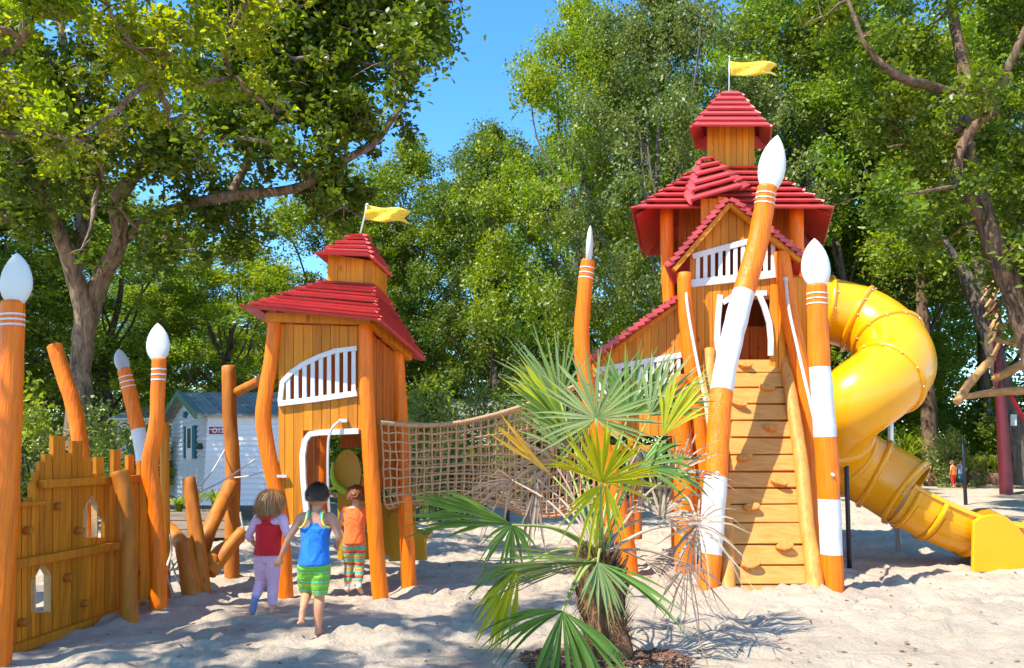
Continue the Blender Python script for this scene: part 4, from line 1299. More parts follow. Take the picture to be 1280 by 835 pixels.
# cupola
mb = MB()
cp1 = Plane(at(883,190,9.75), at(943,190,9.75))
for k in range(8): planks(mb, cp1, [(884+k*7.4, 891.4+k*7.4, 156, 212)], gap=.4)
for sx, sgn in ((884, 1), (943, -1)):
    a0, a1 = at(sx,212,9.76), at(sx,156,9.76)
    mb.prism([a0, a0+Vector((.18,.62,-.1)), a1+Vector((.18,.62,0)), a1], Vector((sgn*.02,0,0)))
mb.prism([at(884,212,9.76)+Vector((.18,.64,-.1)), at(943,212,9.76)+Vector((.18,.64,-.1)), at(943,156,9.76)+Vector((.18,.64,0)), at(884,156,9.76)+Vector((.18,.64,0))], Vector((0,.02,0)))
cup = mb.build('cupola', M['plank'], te)
mb = MB()
a, b, c, d = at(865,160,9.45), at(961,160,9.45), at(958,187,10.5), at(872,187,10.5)
k1, k2 = at(905,114,10.0), at(920,114,10.0)
roofboards(mb, a, b, k1, k2, 7, over=.006, jit=.01); roofboards(mb, b, c, k2, k2, 6, over=.0, jit=.004)
roofboards(mb, d, a, k1, k1, 6, over=.0, jit=.004); roofboards(mb, c, d, k2, k1, 5)
mb.build('cupola_roof', M['red'], cup)
flag((911,116), (912,72), 10.0, (913,86,973,86,10), te)
# little hipped dormer on the main roof
mb = MB()
ap, ap2 = at(880,196,9.5), at(888,196,9.5)
dl, dr = at(863,256,8.75), at(926,238,8.75)
dbk = at(852,240,9.5)
roofboards(mb, dl, dr, ap, ap2, 6, lift=.08, th=.03); roofboards(mb, dbk, dl, at(876,198,9.7), ap, 5, lift=.03)
roofboards(mb, dr, at(938,232,9.5), ap2, at(892,198,9.7), 5, lift=.03)
dor = mb.build('dormer_roof', M['red'], te)
mb = MB(); pd = Plane(at(870,260,8.9), at(930,260,8.9))
planks(mb, pd, [(876,886,248,290),(886,897,248,280),(897,908,246,268)]); mb.build('dormer_wall', M['plank'], dor)
# front gable roof: stepped boards running backwards
mb = MB()
def steproof(mb, p0, p1, n, Yf, Yb, w=7.5, h=5.5, skew=.29):
    (x0, y0), (x1, y1) = p0, p1
    a, b = at(x0, y0, Yf), at(x1, y1, Yf)
    d = (b-a)/n; dn = d.normalized(); up = Vector((0,-1,0)).cross(dn)
    if up.z < 0: up = -up
    for k in range(n):
        s0 = a + d*k; s1 = a + d*(k+1.25)
        q = [s0 + up*(.035), s1 + up*.075, s1 + up*.028, s0 - up*.012]
        yo = random.uniform(-.012, .012)
        q = [v + Vector((0, yo, 0)) for v in q]
        mb.prism(q, Vector(((Yb-Yf)*skew, Yb-Yf, 0)))
steproof(mb, (912,249), (838,334), 13, 8.28, 9.2)
steproof(mb, (912,249), (1003,322), 13, 8.26, 9.2)
mb.build('gable_roof', M['red'], te)
mb = MB()
for p0, p1 in (((912,256),(842,338)), ((912,256),(1000,327))):
    a, b = at(*p0, 8.36), at(*p1, 8.33); mb.beam(a, b, .05, .07, up=Vector((0,-1,0)))
mb.build('barge_board', M['plank'], te)
# lean-to at the left
lp = Plane(at(745,440,8.75), at(855,440,8.5))
mb = MB(); lt = lin(745,447,852,372); lb = lin(745,462,852,443)
for k in range(11):
    x0 = 745 + k*9.8; planks(mb, lp, [(x0, x0+9.8, lambda x: lt(x)+6, lb), ])
mb.build('lean_to_planks', M['plank'], te); mb = MB()
for k in range(11):
    x0 = 745 + k*9.8; planks(mb, lp, [(x0, x0+9.8, 500, 545)])
mb.build('lean_to_skirt', M['plank'], te)
mb = MB(); strip(mb, lp, [(745,463),(852,444)], 6.5, .03, .035); strip(mb, lp, [(745,503),(852,497)], 6.5, .03, .035)
for k in range(13):
    x = 750 + k*8.2; poly = [lp.p(x-2.4, lb(x), .02), lp.p(x+2.4, lb(x), .02), lp.p(x+2.4, 500, .02), lp.p(x-2.4, 500, .02)]; mb.prism(poly, -lp.n*.02)
mb.build('lean_to_railing', M['white'], te, bevel=.003)
mb = MB(); steproof(mb, (853,371), (742,449), 14, 8.4, 9.5, skew=.17); mb.build('lean_to_roof', M['red'], te)
mb = MB(); mb.beam(lp.p(743,456,.0), lp.p(852,378,.0), .05, .06, up=Vector((0,-1,0))); mb.build('lean_to_beam', M['plank'], te)
mb = MB()
fl = [at(748,540,8.75), at(855,540,8.5), at(855,540,9.6), at(765,540,9.7)]
for q in fl: q.z = 1.35
mb.prism(fl, Vector((0,0,-.06))); mb.build('lean_to_deck', M['plank'], te)
mb, P, _ = post_mb([(749,455,8.5),(751,540,8.5),(755,600,8),(758,655,8),(760,695,8)], 8.8); mb.build('lean_to_post', M['orange'], te)
mb, P, _ = post_mb([(790,470,7),(792,560,7),(795,650,7)], 9.7); mb.build('lean_to_post', M['orange'], te)
# handrail tubes beside the ramp with eye bolts
for path in ([(857,361,8.3),(861,395,8.2),(870,445,8.0),(882,505,7.6),(890,560,7.4)], [(982,349,8.25),(986,385,8.15),(998,440,7.95),(1012,500,7.6),(1021,538,7.45)]):
    mb = MB(); mb.tube([at(*q) for q in path], .017, seg=8, n=6); mb.ball(at(*path[0]), .028)
    for k in range(2):
        q = path[1]; 
    mb.build('ramp_handrail', M['wrope'], te)

# ------------------------------------------------------------------ climbing ramp
ce = empty('climbing_ramp', (G(968,742).x, G(968,742).y, 0), 'steep climbing ramp of pale boards with round timber grips, leading up to the tower door', 'climbing ramp')
bl, br, ul, ur = G(910,746), G(1014,742), at(926,449,8.45), at(974,449,8.45)
rp = Plane(bl, br, (ul+ur)/2)
if rp.n.z < 0: rp.n = -rp.n
left = plin([(449,908),(560,906),(746,907)]); left = lambda y: 924 - (y-449)*(14/297)
right = lambda y: 974 + (y-449)*(41/297)
rows = [449,464,483,505,528,550,573,594,612,632,655,680,702,725,744,762]
rows = [449,466,485,505,526,547,569,590,610,631,654,681,707,731,748,760]
for a, b in zip(rows, rows[1:]):
    mb = MB(); g = 1.6
    jl, jr = random.uniform(-1.5,1.5), random.uniform(-1,1)
    th = random.uniform(0,.006)
    poly = [rp.p(left(a)+jl-6, a+.5, th), rp.p(right(a)+jr+4, a+.5+random.uniform(-1,1), th), rp.p(right(b)+jr+4, b-g+random.uniform(-.6,.6), th), rp.p(left(b)+jl-6, b-g, th)]
    mb.prism(poly, -rp.n*.035)
    mb.build('ramp_board', M['ramp'], ce, bevel=.004)
for (pts, yo) in (([(885,441,8),(886,500,8),(895,580,8.5),(905,660,9),(908,742,10)], 0), ([(978,433,6),(987,500,8),(998,570,8.5),(1006,650,9),(1013,700,10),(1017,742,11)], 0)):
    mb = MB(); P = [rp.p(x, y, .035) for x, y, r_ in pts]; Rr = [r_*p.y/F for (x,y,r_), p in zip(pts, P)]
    d = (P[-1]-P[-2]).normalized(); P.append(P[-1]+d*.15); Rr.append(Rr[-1])
    mb.tube(P, Rr, seg=14, n=8, jitter=.12); mb.build('stringer', M['rampside'], ce)
mb = MB(); mb.prism([rp.p(914,452,-.045), rp.p(980,452,-.045), rp.p(1014,740,-.045), rp.p(906,740,-.045)], -rp.n*.015); mb.build('gap_shade_board', M['plankd'], ce)  # dark board added behind the ramp so the gaps read as shade
for (x, y) in ((930,458),(957,486),(922,506),(962,536),(928,573),(972,604),(937,635),(978,684),(936,706)):
    p = rp.p(x, y); mb = MB(); r_ = random.uniform(.068,.08)
    # half-moon block grip
    side = Vector((1,0,0)); upv = rp.n.cross(side).normalized()
    if upv.z < 0: upv = -upv
    ang = random.uniform(-.25,.25)
    s2 = side*math.cos(ang) + upv*math.sin(ang); u2 = -side*math.sin(ang) + upv*math.cos(ang)
    poly = [p + s2*r_*1.15*math.cos(t) + u2*r_*.62*math.sin(t)*(1.0 if math.sin(t) < 0 else .75) for t in np.linspace(0, 2*math.pi, 18, endpoint=False)]
    top = [q + rp.n*.065 for q in poly]
    mb.prism(top, -rp.n*.07); mb.build('grip', M['rampside'], ce, bevel=.012)
FEET.append((bl.x, bl.y-.05, .25, .05)); FEET.append((br.x, br.y-.05, .25, .06)); FEET.append(((bl.x+br.x)/2, bl.y-.08, .3, .04))

# ------------------------------------------------------------------ tube slide
sc_ = (G(1130,700)); sc_.z = 0
se2 = empty('tube_slide', sc_, 'shiny yellow moulded tube slide curling down from the tower to an open chute', 'slide')
SP = [(985,380,9.75),(1035,388,9.72),(1080,402,9.58),(1112,428,9.28),(1120,458,8.9),(1096,482,8.66),(1062,507,8.66),(1042,535,8.98),(1048,562,9.32),(1078,584,9.42),(1108,600,9.34),(1138,619,9.2)]
SPp = [at(*q) for q in SP]
RAD = .42
dense = crom([tuple(p) for p in SPp], 10)
DP = [Vector(a) for a in dense]
acc = [0]
for a, b in zip(DP, DP[1:]): acc.append(acc[-1]+(b-a).length)
total = acc[-1]
# tube shell with moulded flanges
mb = MB()
fr = frames(DP)
SEG = 40
def ringpts(i, r_):
    u, w, t = fr[i]
    return [DP[i] + (u*math.cos(2*math.pi*k/SEG) + w*math.sin(2*math.pi*k/SEG))*r_ for k in range(SEG)]
for shell in (RAD, RAD-.02):
    vs = []; fs = []
    for i in range(len(DP)): vs += ringpts(i, shell)
    for i in range(len(DP)-1):
        for k in range(SEG):
            k2 = (k+1) % SEG; fs.append((i*SEG+k, i*SEG+k2, (i+1)*SEG+k2, (i+1)*SEG+k))
    mb.add(vs, fs, 0, True)
for i in (0, len(DP)-1):
    A, B_ = ringpts(i, RAD), ringpts(i, RAD-.02)
    mb.add(A+B_, [(k, (k+1) % SEG, SEG+(k+1) % SEG, SEG+k) for k in range(SEG)], 0, False)
mb.build('tube', M['yellow'], se2)
flangeat = [.09, .18, .29, .475, .70, .80, .90, .985]
for fa_ in flangeat:
    s = fa_*total
    i = next(k for k in range(len(acc)) if acc[k] >= s-1e-6)
    i = min(max(i,1), len(DP)-2)
    u, w, t = fr[i]; c = DP[i]
    mb = MB(); prof = [(-.035,.0),(-.028,.020),(-.008,.036),(.008,.036),(.028,.020),(.035,.0)]
    vs = []; fs = []
    for (dx, dr_) in prof:
        for k in range(SEG):
            a = 2*math.pi*k/SEG; vs.append(c + t*dx + (u*math.cos(a)+w*math.sin(a))*(RAD+dr_))
    for j in range(len(prof)-1):
        for k in range(SEG):
            k2 = (k+1) % SEG; fs.append((j*SEG+k, j*SEG+k2, (j+1)*SEG+k2, (j+1)*SEG+k))
    mb.add(vs, fs, 0, True)
    for k in range(12):
        a = 2*math.pi*(k+.3)/12; mb.ball(c + t*.036 + (u*math.cos(a)+w*math.sin(a))*(RAD+.018), .011, mat=1, nu=7, nv=5)
    mb.build('flange', [M['yellow'], M['steel']], se2)
# open chute
CH = [(1128,614,9.14),(1148,624,9.1),(1175,637,9.06),(1210,650,9.02),(1245,657,9.0),(1285,661,9.0),(1330,664,9.0)]
cd = [Vector(a) for a in crom([tuple(at(*q)) for q in CH], 6)]
mb = MB()
def uprof(r_, top):
    pts = []
    for a in np.linspace(0, math.pi, 21): pts.append((-r_*math.cos(a), -r_*math.sin(a)*1.02))
    return [(-r_-.025, top-.03), (-r_-.025, top+.01), (-r_, top+.02)] + [(-r_, top)] + pts[1:-1] + [(r_, top), (r_, top+.02), (r_+.025, top+.01), (r_+.025, top-.03)]
for shell in (0, 1):
    vs = []; fs = []
    for i, p in enumerate(cd):
        t = (cd[min(i+1, len(cd)-1)]-cd[max(i-1, 0)]).normalized()
        sd = t.cross(Vector((0,0,1))).normalized(); up = sd.cross(t)
        pr = uprof(RAD-.03-shell*.025, .10 - .08*i/len(cd))
        for x, z in pr: vs.append(p + sd*x + up*z)
    n_ = len(uprof(1,1))
    for i in range(len(cd)-1):
        for k in range(n_-1): fs.append((i*n_+k, i*n_+k+1, (i+1)*n_+k+1, (i+1)*n_+k))
    mb.add(vs, fs, 0, True)
mb.build('chute', M['yellow'], se2)
# moulded panels on the chute side
def chute_patch(i0, i1, a0, a1, off):
    mb = MB(); K = 8; vs = []; fs = []; n2 = i1-i0+1
    for o_ in (off, .0):
        for i in range(i0, i1+1):
            p = cd[i]; t = (cd[i+1]-cd[i-1]).normalized(); sd = t.cross(Vector((0,0,1))).normalized(); up = sd.cross(t)
            for k in range(K+1):
                a = a0+(a1-a0)*k/K; r_ = RAD-.03+o_
                vs.append(p - sd*math.cos(a)*r_ - up*math.sin(a)*r_*1.02)
    for i in range(n2-1):
        for k in range(K): fs.append((i*(K+1)+k, i*(K+1)+k+1, (i+1)*(K+1)+k+1, (i+1)*(K+1)+k))
    B_ = n2*(K+1)
    for i in range(n2-1):
        for k in (0, K): fs.append((i*(K+1)+k, (i+1)*(K+1)+k, B_+(i+1)*(K+1)+k, B_+i*(K+1)+k))
    for k in range(K):
        for i in (0, n2-1): fs.append((i*(K+1)+k, i*(K+1)+k+1, B_+i*(K+1)+k+1, B_+i*(K+1)+k))
    mb.add(vs, fs, 0, False); mb.build('moulded_panel', M['yellow'], se2)
chute_patch(4, 9, .58*math.pi, .92*math.pi, .016)
chute_patch(11, 17, .58*math.pi, .92*math.pi, .016)
for fpx in (3, 10, 18):
    p = cd[fpx]; t = (cd[fpx+1]-cd[fpx-1]).normalized(); sd = t.cross(Vector((0,0,1))).normalized(); up = sd.cross(t)
    mb = MB(); vs = []; fs = []
    pr = [(-(RAD+.0)*math.cos(a), -(RAD-.02)*math.sin(a)*1.02) for a in np.linspace(-.12, math.pi+.12, 24)]
    for dx, k_ in ((-.03,.96),(-.02,1.06),(.02,1.06),(.03,.96)):
        for x, z in pr: vs.append(p + t*dx + sd*x*k_ + up*z*k_)
    for j in range(3):
        for k in range(23): fs.append((j*24+k, j*24+k+1, (j+1)*24+k+1, (j+1)*24+k))
    mb.add(vs, fs, 0, True); mb.build('flange', M['yellow'], se2)
# closed exit shoe standing on the sand
shoe = [(1217,652),(1226,646),(1237,643),(1249,643),(1260,647),(1270,655),(1278,665),(1284,678),(1287,704),(1290,716),(1216,716)]
mb = MB()
yf, yb = 8.55, 9.42
q = [at(x, y, yf) for x, y in shoe]
mb.prism(q, Vector((0, .05, 0))); mb.build('exit_side', M['yellow'], se2, bevel=.015); mb = MB(); mb.prism([v+Vector((.42,yb-yf,0)) for v in q], Vector((0,.05,0)))
mb.build('exit_side', M['yellow'], se2, bevel=.015)
mb = MB()
for a, b in zip(q[0:8], q[1:9]): 
    mb.prism([a+Vector((0,.03,.0)), b+Vector((0,.03,.0)), b+Vector((0,.03,-.035)), a+Vector((0,.03,-.035))], Vector((.42,yb-yf,0)))
mb.build('exit_hood', M['yellow'], se2)
# black support
mb = MB(); a = G(1061, 708); b = at(1057,549,a.y); a.z = -.2
mb.tube([a, b], .026, seg=12, n=1)
mb.build('support_post', M['black'], se2)
mb = MB(); mb.tube([at(1036,548,a.y-.14), at(1057,551,a.y-.14), at(1076,548,a.y-.12), at(1093,538,a.y-.02)], .028, seg=8, n=6)
for q_ in ((1064,549),(1080,545)): mb.ball(at(*q_, a.y-.165), .012)
mb.build('support_bracket', M['black'], se2)
mb = MB(); mb.tube([at(1112,512,10.2), at(1113,545,10.2), Vector((at(1113,545,10.2).x, 10.2, -.1))], .035, seg=10, n=1); mb.build('support_post', M['steel'], se2)
# ------------------------------------------------------------------ fan palm
ped = {}
pb_ = G(757, 832)
PY = pb_.y
pe = empty('fan_palm', (pb_.x, pb_.y, 0), 'fan palm with shaggy brown trunk, green and yellow fans and dry dead leaves', 'palm')
FEET.append((pb_.x, pb_.y, .5, .03))
mb = MB()
TP = [at(759,850,PY), at(758,800,PY), at(753,750,PY+.02), at(749,710,PY+.04), at(748,690,PY+.05)]
mb.tube(TP, [.150,.138,.135,.120,.06], seg=20, n=8, jitter=.35)
rr = random.Random(9)
def ribbon(mb, pts, w, nrm=None, mat=0):
    n = len(pts); vs = []; fs = []
    for i, p in enumerate(pts):
        t = (pts[min(i+1, n-1)]-pts[max(i-1, 0)]).normalized()
        s_ = t.cross(nrm if nrm is not None else Vector((0,-1,0.2)))
        if s_.length < 1e-3: s_ = Vector((1,0,0))
        s_.normalize(); ww = w*(1-(i/(n-1))**1.6*.85)
        vs += [p - s_*ww/2, p + s_*ww/2]
    for i in range(n-1): fs.append((2*i, 2*i+1, 2*i+3, 2*i+2))
    mb.add(vs, fs, mat, True)
def trunkpt(t, a, r_=1.0):
    k = t*(len(TP)-1); i = min(int(k), len(TP)-2); c = TP[i].lerp(TP[i+1], k-i)
    rad = [.150,.138,.135,.125,.09]; r0 = rad[i]+(rad[i+1]-rad[i])*(k-i)
    return c + Vector((math.cos(a), math.sin(a), 0))*r0*r_, Vector((math.cos(a), math.sin(a), 0))
for k in range(1600):
    t = rr.uniform(.02, .98); a = rr.uniform(0, 6.283)
    p, o_ = trunkpt(t, a, .97)
    tw = Vector((-o_.y, o_.x, 0))*rr.uniform(-.6,.6)
    L = rr.uniform(.05,.13)
    up = Vector((0,0,rr.choice([1,1,-1])))
    ribbon(mb, [p, p + (up*.6+tw)*L*.5 + o_*L*.12, p + (up+tw)*L + o_*L*rr.uniform(.15,.8)], rr.uniform(.005,.013), o_)
for k in range(70):  # cut leaf bases
    t = rr.uniform(.5, 1.0); a = rr.uniform(0, 6.283); p, o_ = trunkpt(t, a, .85)
    L = rr.uniform(.04,.10)
    mb.tube([p, p + o_*L*.5 + Vector((0,0,L*.6)), p + o_*L*.8 + Vector((0,0,L*1.2))], [.02,.014,.008], seg=6, n=2)
mb.build('trunk', M['fibre'], pe)

def fan(hub, ang, R_, spread, n, mat, depth=0.0, e=.25, droop=.12, w=.026, fold=.0, curl=0.0, name='frond', seed=0, stem=True, root=None):
    """hub (px,py,Y); ang in degrees in picture plane; R in metres; e turns the fan's plane into depth"""
    r = random.Random(seed*7+3)
    h = at(*hub); th = R(ang)
    d = Vector((math.cos(th), depth, math.sin(th))).normalized()
    s2 = Vector((-math.sin(th), 0, math.cos(th)))
    s_ = (s2*math.cos(e) + Vector((0,1,0))*math.sin(e)); s_ = (s_ - d*s_.dot(d)).normalized()
    nn = d.cross(s_).normalized()
    if nn.y > 0: nn = -nn
    mb = MB(); sp2 = R(spread)/2
    for k in range(n):
        f = (k+.5)/n*2-1
        a = f*sp2 + r.gauss(0, .045)
        dr = d*math.cos(a) + s_*math.sin(a)
        dr = (dr + nn*(-fold*abs(f)) + nn*r.gauss(0,.09)).normalized()
        L = R_*(1-.28*abs(f)**2.2)*r.uniform(.88,1.06)
        ns = 7; rows = []
        dro = droop*r.uniform(.6,1.6); cu = r.gauss(0, .07+curl); dro += abs(r.gauss(0,.07))
        side = dr.cross(nn).normalized()
        for i in range(ns+1):
            t = i/ns
            p = h + dr*L*t + Vector((0,0,-1))*dro*L*t**2.6 + side*cu*L*t*t + nn*curl*L*t*t*r.uniform(-1,1)
            ww = w*(.25 + 1.0*min(1, t/.30))*(1 if t < .42 else max(.04, 1-((t-.42)/.58)**1.3))
            ww = min(ww, 2*math.sin(R(spread)/n/2*1.15)*L*t + .004) if t < .5 else ww
            q = nn*ww*.22
            rows += [p - side*ww/2 + q, p, p + side*ww/2 + q]
        fs = []
        for i in range(ns):
            for j in range(2): fs.append((i*3+j, i*3+j+1, (i+1)*3+j+1, (i+1)*3+j))
        mb.add(rows, fs, 0, True)
    if stem:
        a0 = root or at(750 + r.uniform(-8,8), 692, PY+.02)
        mid = a0.lerp(h, .5) + Vector((0,0,.06*(h-a0).length + .02)); 
        mb.tube([a0, mid, h], [.011,.008,.006], seg=7, n=5, mat=1)
    return mb.build(name, [M[mat], M['petiole' if mat != 'dead' else 'dead']], pe)
F_ = [
 # hub, ang, R, spread, n, mat, kw
 ((745,523,4.85), 92, .55, 270, 34, 'frondg', dict(e=.5, droop=.02, w=.017)),
 ((752,603,4.65), 86, .46, 175, 32, 'frondy', dict(e=.35, depth=-.5, droop=.10, w=.022)),
 ((640,656,4.60), 168, .66, 30, 20, 'frond', dict(e=.3, droop=.07, fold=.2, w=.028)),
 ((640,656,4.60), 262, .30, 150, 12, 'frond', dict(e=.4, droop=.25, w=.018)),
 ((716,548,5.15), 127, .70, 20, 14, 'frondy', dict(e=.2, droop=.0, fold=.1, w=.03)),
 ((716,548,5.16), 132, .62, 34, 12, 'frond', dict(e=.2, droop=.05, w=.026)),
 ((692,596,5.05), 137, .56, 9, 6, 'frondo', dict(e=.2, droop=-.03, w=.03)),
 ((747,703,4.50), 178, .72, 50, 24, 'frondg', dict(e=1.1, droop=.10, w=.024)),
 ((747,703,4.48), 285, .32, 100, 15, 'frondg', dict(e=.5, droop=.05, w=.020, depth=-.5)),
 ((747,703,4.48), 335, .60, 16, 6, 'frond', dict(e=.5, droop=.10, w=.018)),
 ((703,764,4.45), 272, .50, 80, 15, 'frond', dict(e=.3, droop=.12, w=.024)),
 ((703,764,4.46), 186, .50, 50, 9, 'frond', dict(e=.4, droop=.30, w=.022)),
 ((703,764,4.44), 318, .55, 40, 9, 'frond', dict(e=.4, droop=.25, w=.026)),
 ((650,707,4.60), 243, .50, 40, 12, 'frondy', dict(e=.2, droop=.05, w=.028)),
 ((650,707,4.62), 200, .35, 60, 8, 'frond', dict(e=.3, droop=.3, w=.022)),
 ((785,520,5.45), 78, .62, 130, 24, 'frond', dict(e=.2, droop=.03, w=.018)),
 ((812,520,5.35), 52, .60, 100, 26, 'frondg', dict(e=.35, droop=.05, w=.020)),
 ((828,545,5.15), 62, .56, 50, 18, 'frondy', dict(e=.3, droop=.05, w=.022)),
 ((700,500,5.35), 118, .60, 100, 20, 'frondg', dict(e=.25, droop=.03, w=.017)),
 ((800,585,5.35), 20, .50, 90, 18, 'frond', dict(e=.5, droop=.25, w=.022)),
 ((700,560,5.40), 100, .50, 120, 22, 'frondg', dict(e=.5, droop=.12, w=.022)),
 ((756,606,4.80), 250, .38, 120, 10, 'frondy', dict(e=.3, droop=.35, w=.022)),
 ((757,800,4.9), 325, .0001, 10, 1, 'frond', dict(stem=False)),
]
for i, (hub, ang, R_, spd, n, mat, kw) in enumerate(F_):
    if R_ < .01: continue
    fan(hub, ang, R_, spd, n, mat, seed=i, **kw)
D_ = [
 ((872,656,5.10), 20, .38, 300, 18, dict(e=.4, droop=.5, curl=.12, w=.012)),
 ((872,656,5.12), 235, .42, 100, 9, dict(e=.4, droop=.3, curl=.12, w=.014)),
 ((826,645,5.35), 60, .50, 200, 22, dict(e=.5, droop=.4, curl=.15, w=.013)),
 ((693,578,5.30), 165, .40, 150, 20, dict(e=.6, droop=.35, curl=.12, w=.018)),
 ((672,600,5.25), 262, .45, 26, 9, dict(e=.2, droop=.1, curl=.05, w=.022)),
 ((860,705,5.00), 275, .50, 150, 14, dict(e=.5, droop=.3, curl=.12, w=.009)),
 ((805,700,5.10), 350, .52, 90, 13, dict(e=.8, droop=.35, curl=.12, w=.011)),
 ((640,600,5.35), 200, .45, 160, 16, dict(e=.7, droop=.35, curl=.12, w=.011)),
 ((845,590,5.45), 50, .45, 170, 18, dict(e=.5, droop=.2, curl=.15, w=.012)),
 ((800,560,5.4), 280, .45, 120, 14, dict(e=.6, droop=.3, curl=.15, w=.013)),
]
for i, (hub, ang, R_, spd, n, kw) in enumerate(D_):
    fan(hub, ang, R_, spd, n, 'dead', name='dead_frond', seed=40+i, **kw)
# mulch ring: loose chips
mb = MB()
for k in range(1500):
    a = rr.uniform(0, 6.283); q = .46*math.sqrt(rr.random())
    x, y = pb_.x + q*math.cos(a)*1.15, pb_.y + q*math.sin(a)*.85
    z = float(sand_height(np.array([x]), np.array([y]))[0]) + .03*math.exp(-(q/.5)**2) + .035*max(0, 1-q/.62) + rr.uniform(.0,.015)
    rot = Matrix.Rotation(rr.uniform(0,6.28), 3, 'Z') @ Matrix.Rotation(rr.gauss(0,.4), 3, 'X')
    s_ = rr.uniform(.014,.04)
    mb.box((x, y, z), (s_, s_*.45, .006), rot=rot)
o = mb.build('mulch', M['mulch']); tag(o, 'reddish brown bark mulch heaped round the palm trunk', 'mulch', kind='stuff')

# ------------------------------------------------------------------ children
def finish_remesh(mb, name, mat, parent, voxel, smooth=4):
    mats = mat if isinstance(mat, list) else [mat]
    o = mb.build(name, mats, None)
    md = o.modifiers.new('r', 'REMESH'); md.mode = 'VOXEL'; md.voxel_size = voxel; md.use_smooth_shade = True
    m2 = o.modifiers.new('s', 'SMOOTH'); m2.iterations = smooth; m2.factor = .5
    dg = bpy.context.evaluated_depsgraph_get(); dg.update()
    me = bpy.data.meshes.new_from_object(o.evaluated_get(dg))
    me.name = name
    bpy.data.objects.remove(o)
    ob = bpy.data.objects.new(name, me); C.objects.link(ob); ob.parent = parent
    return ob
def raw(mb, name, mat, parent):
    o = mb.build(name, mat, None); o.parent = parent; return o
V3 = lambda *a: Vector(a)
def ell(mb, rows, seg=20):
    """rows: (center, rx, ry) elliptical loft, closed"""
    vs = []; fs = []
    for c, rx, ry in rows:
        for k in range(seg):
            a = 2*math.pi*k/seg; vs.append(Vector(c) + V3(rx*math.cos(a), ry*math.sin(a), 0))
    n = len(rows)
    for i in range(n-1):
        for k in range(seg): fs.append((i*seg+k, i*seg+(k+1) % seg, (i+1)*seg+(k+1) % seg, (i+1)*seg+k))
    fs.append(tuple(range(seg))); fs.append(tuple((n-1)*seg+k for k in range(seg)))
    mb.add(vs, fs, 0, True)
def cap(mb, pts, rad, n=4):
    mb.tube(pts, rad, seg=12, n=n); mb.ball(pts[0], rad[0]*.98); mb.ball(pts[-1], rad[-1]*.98)

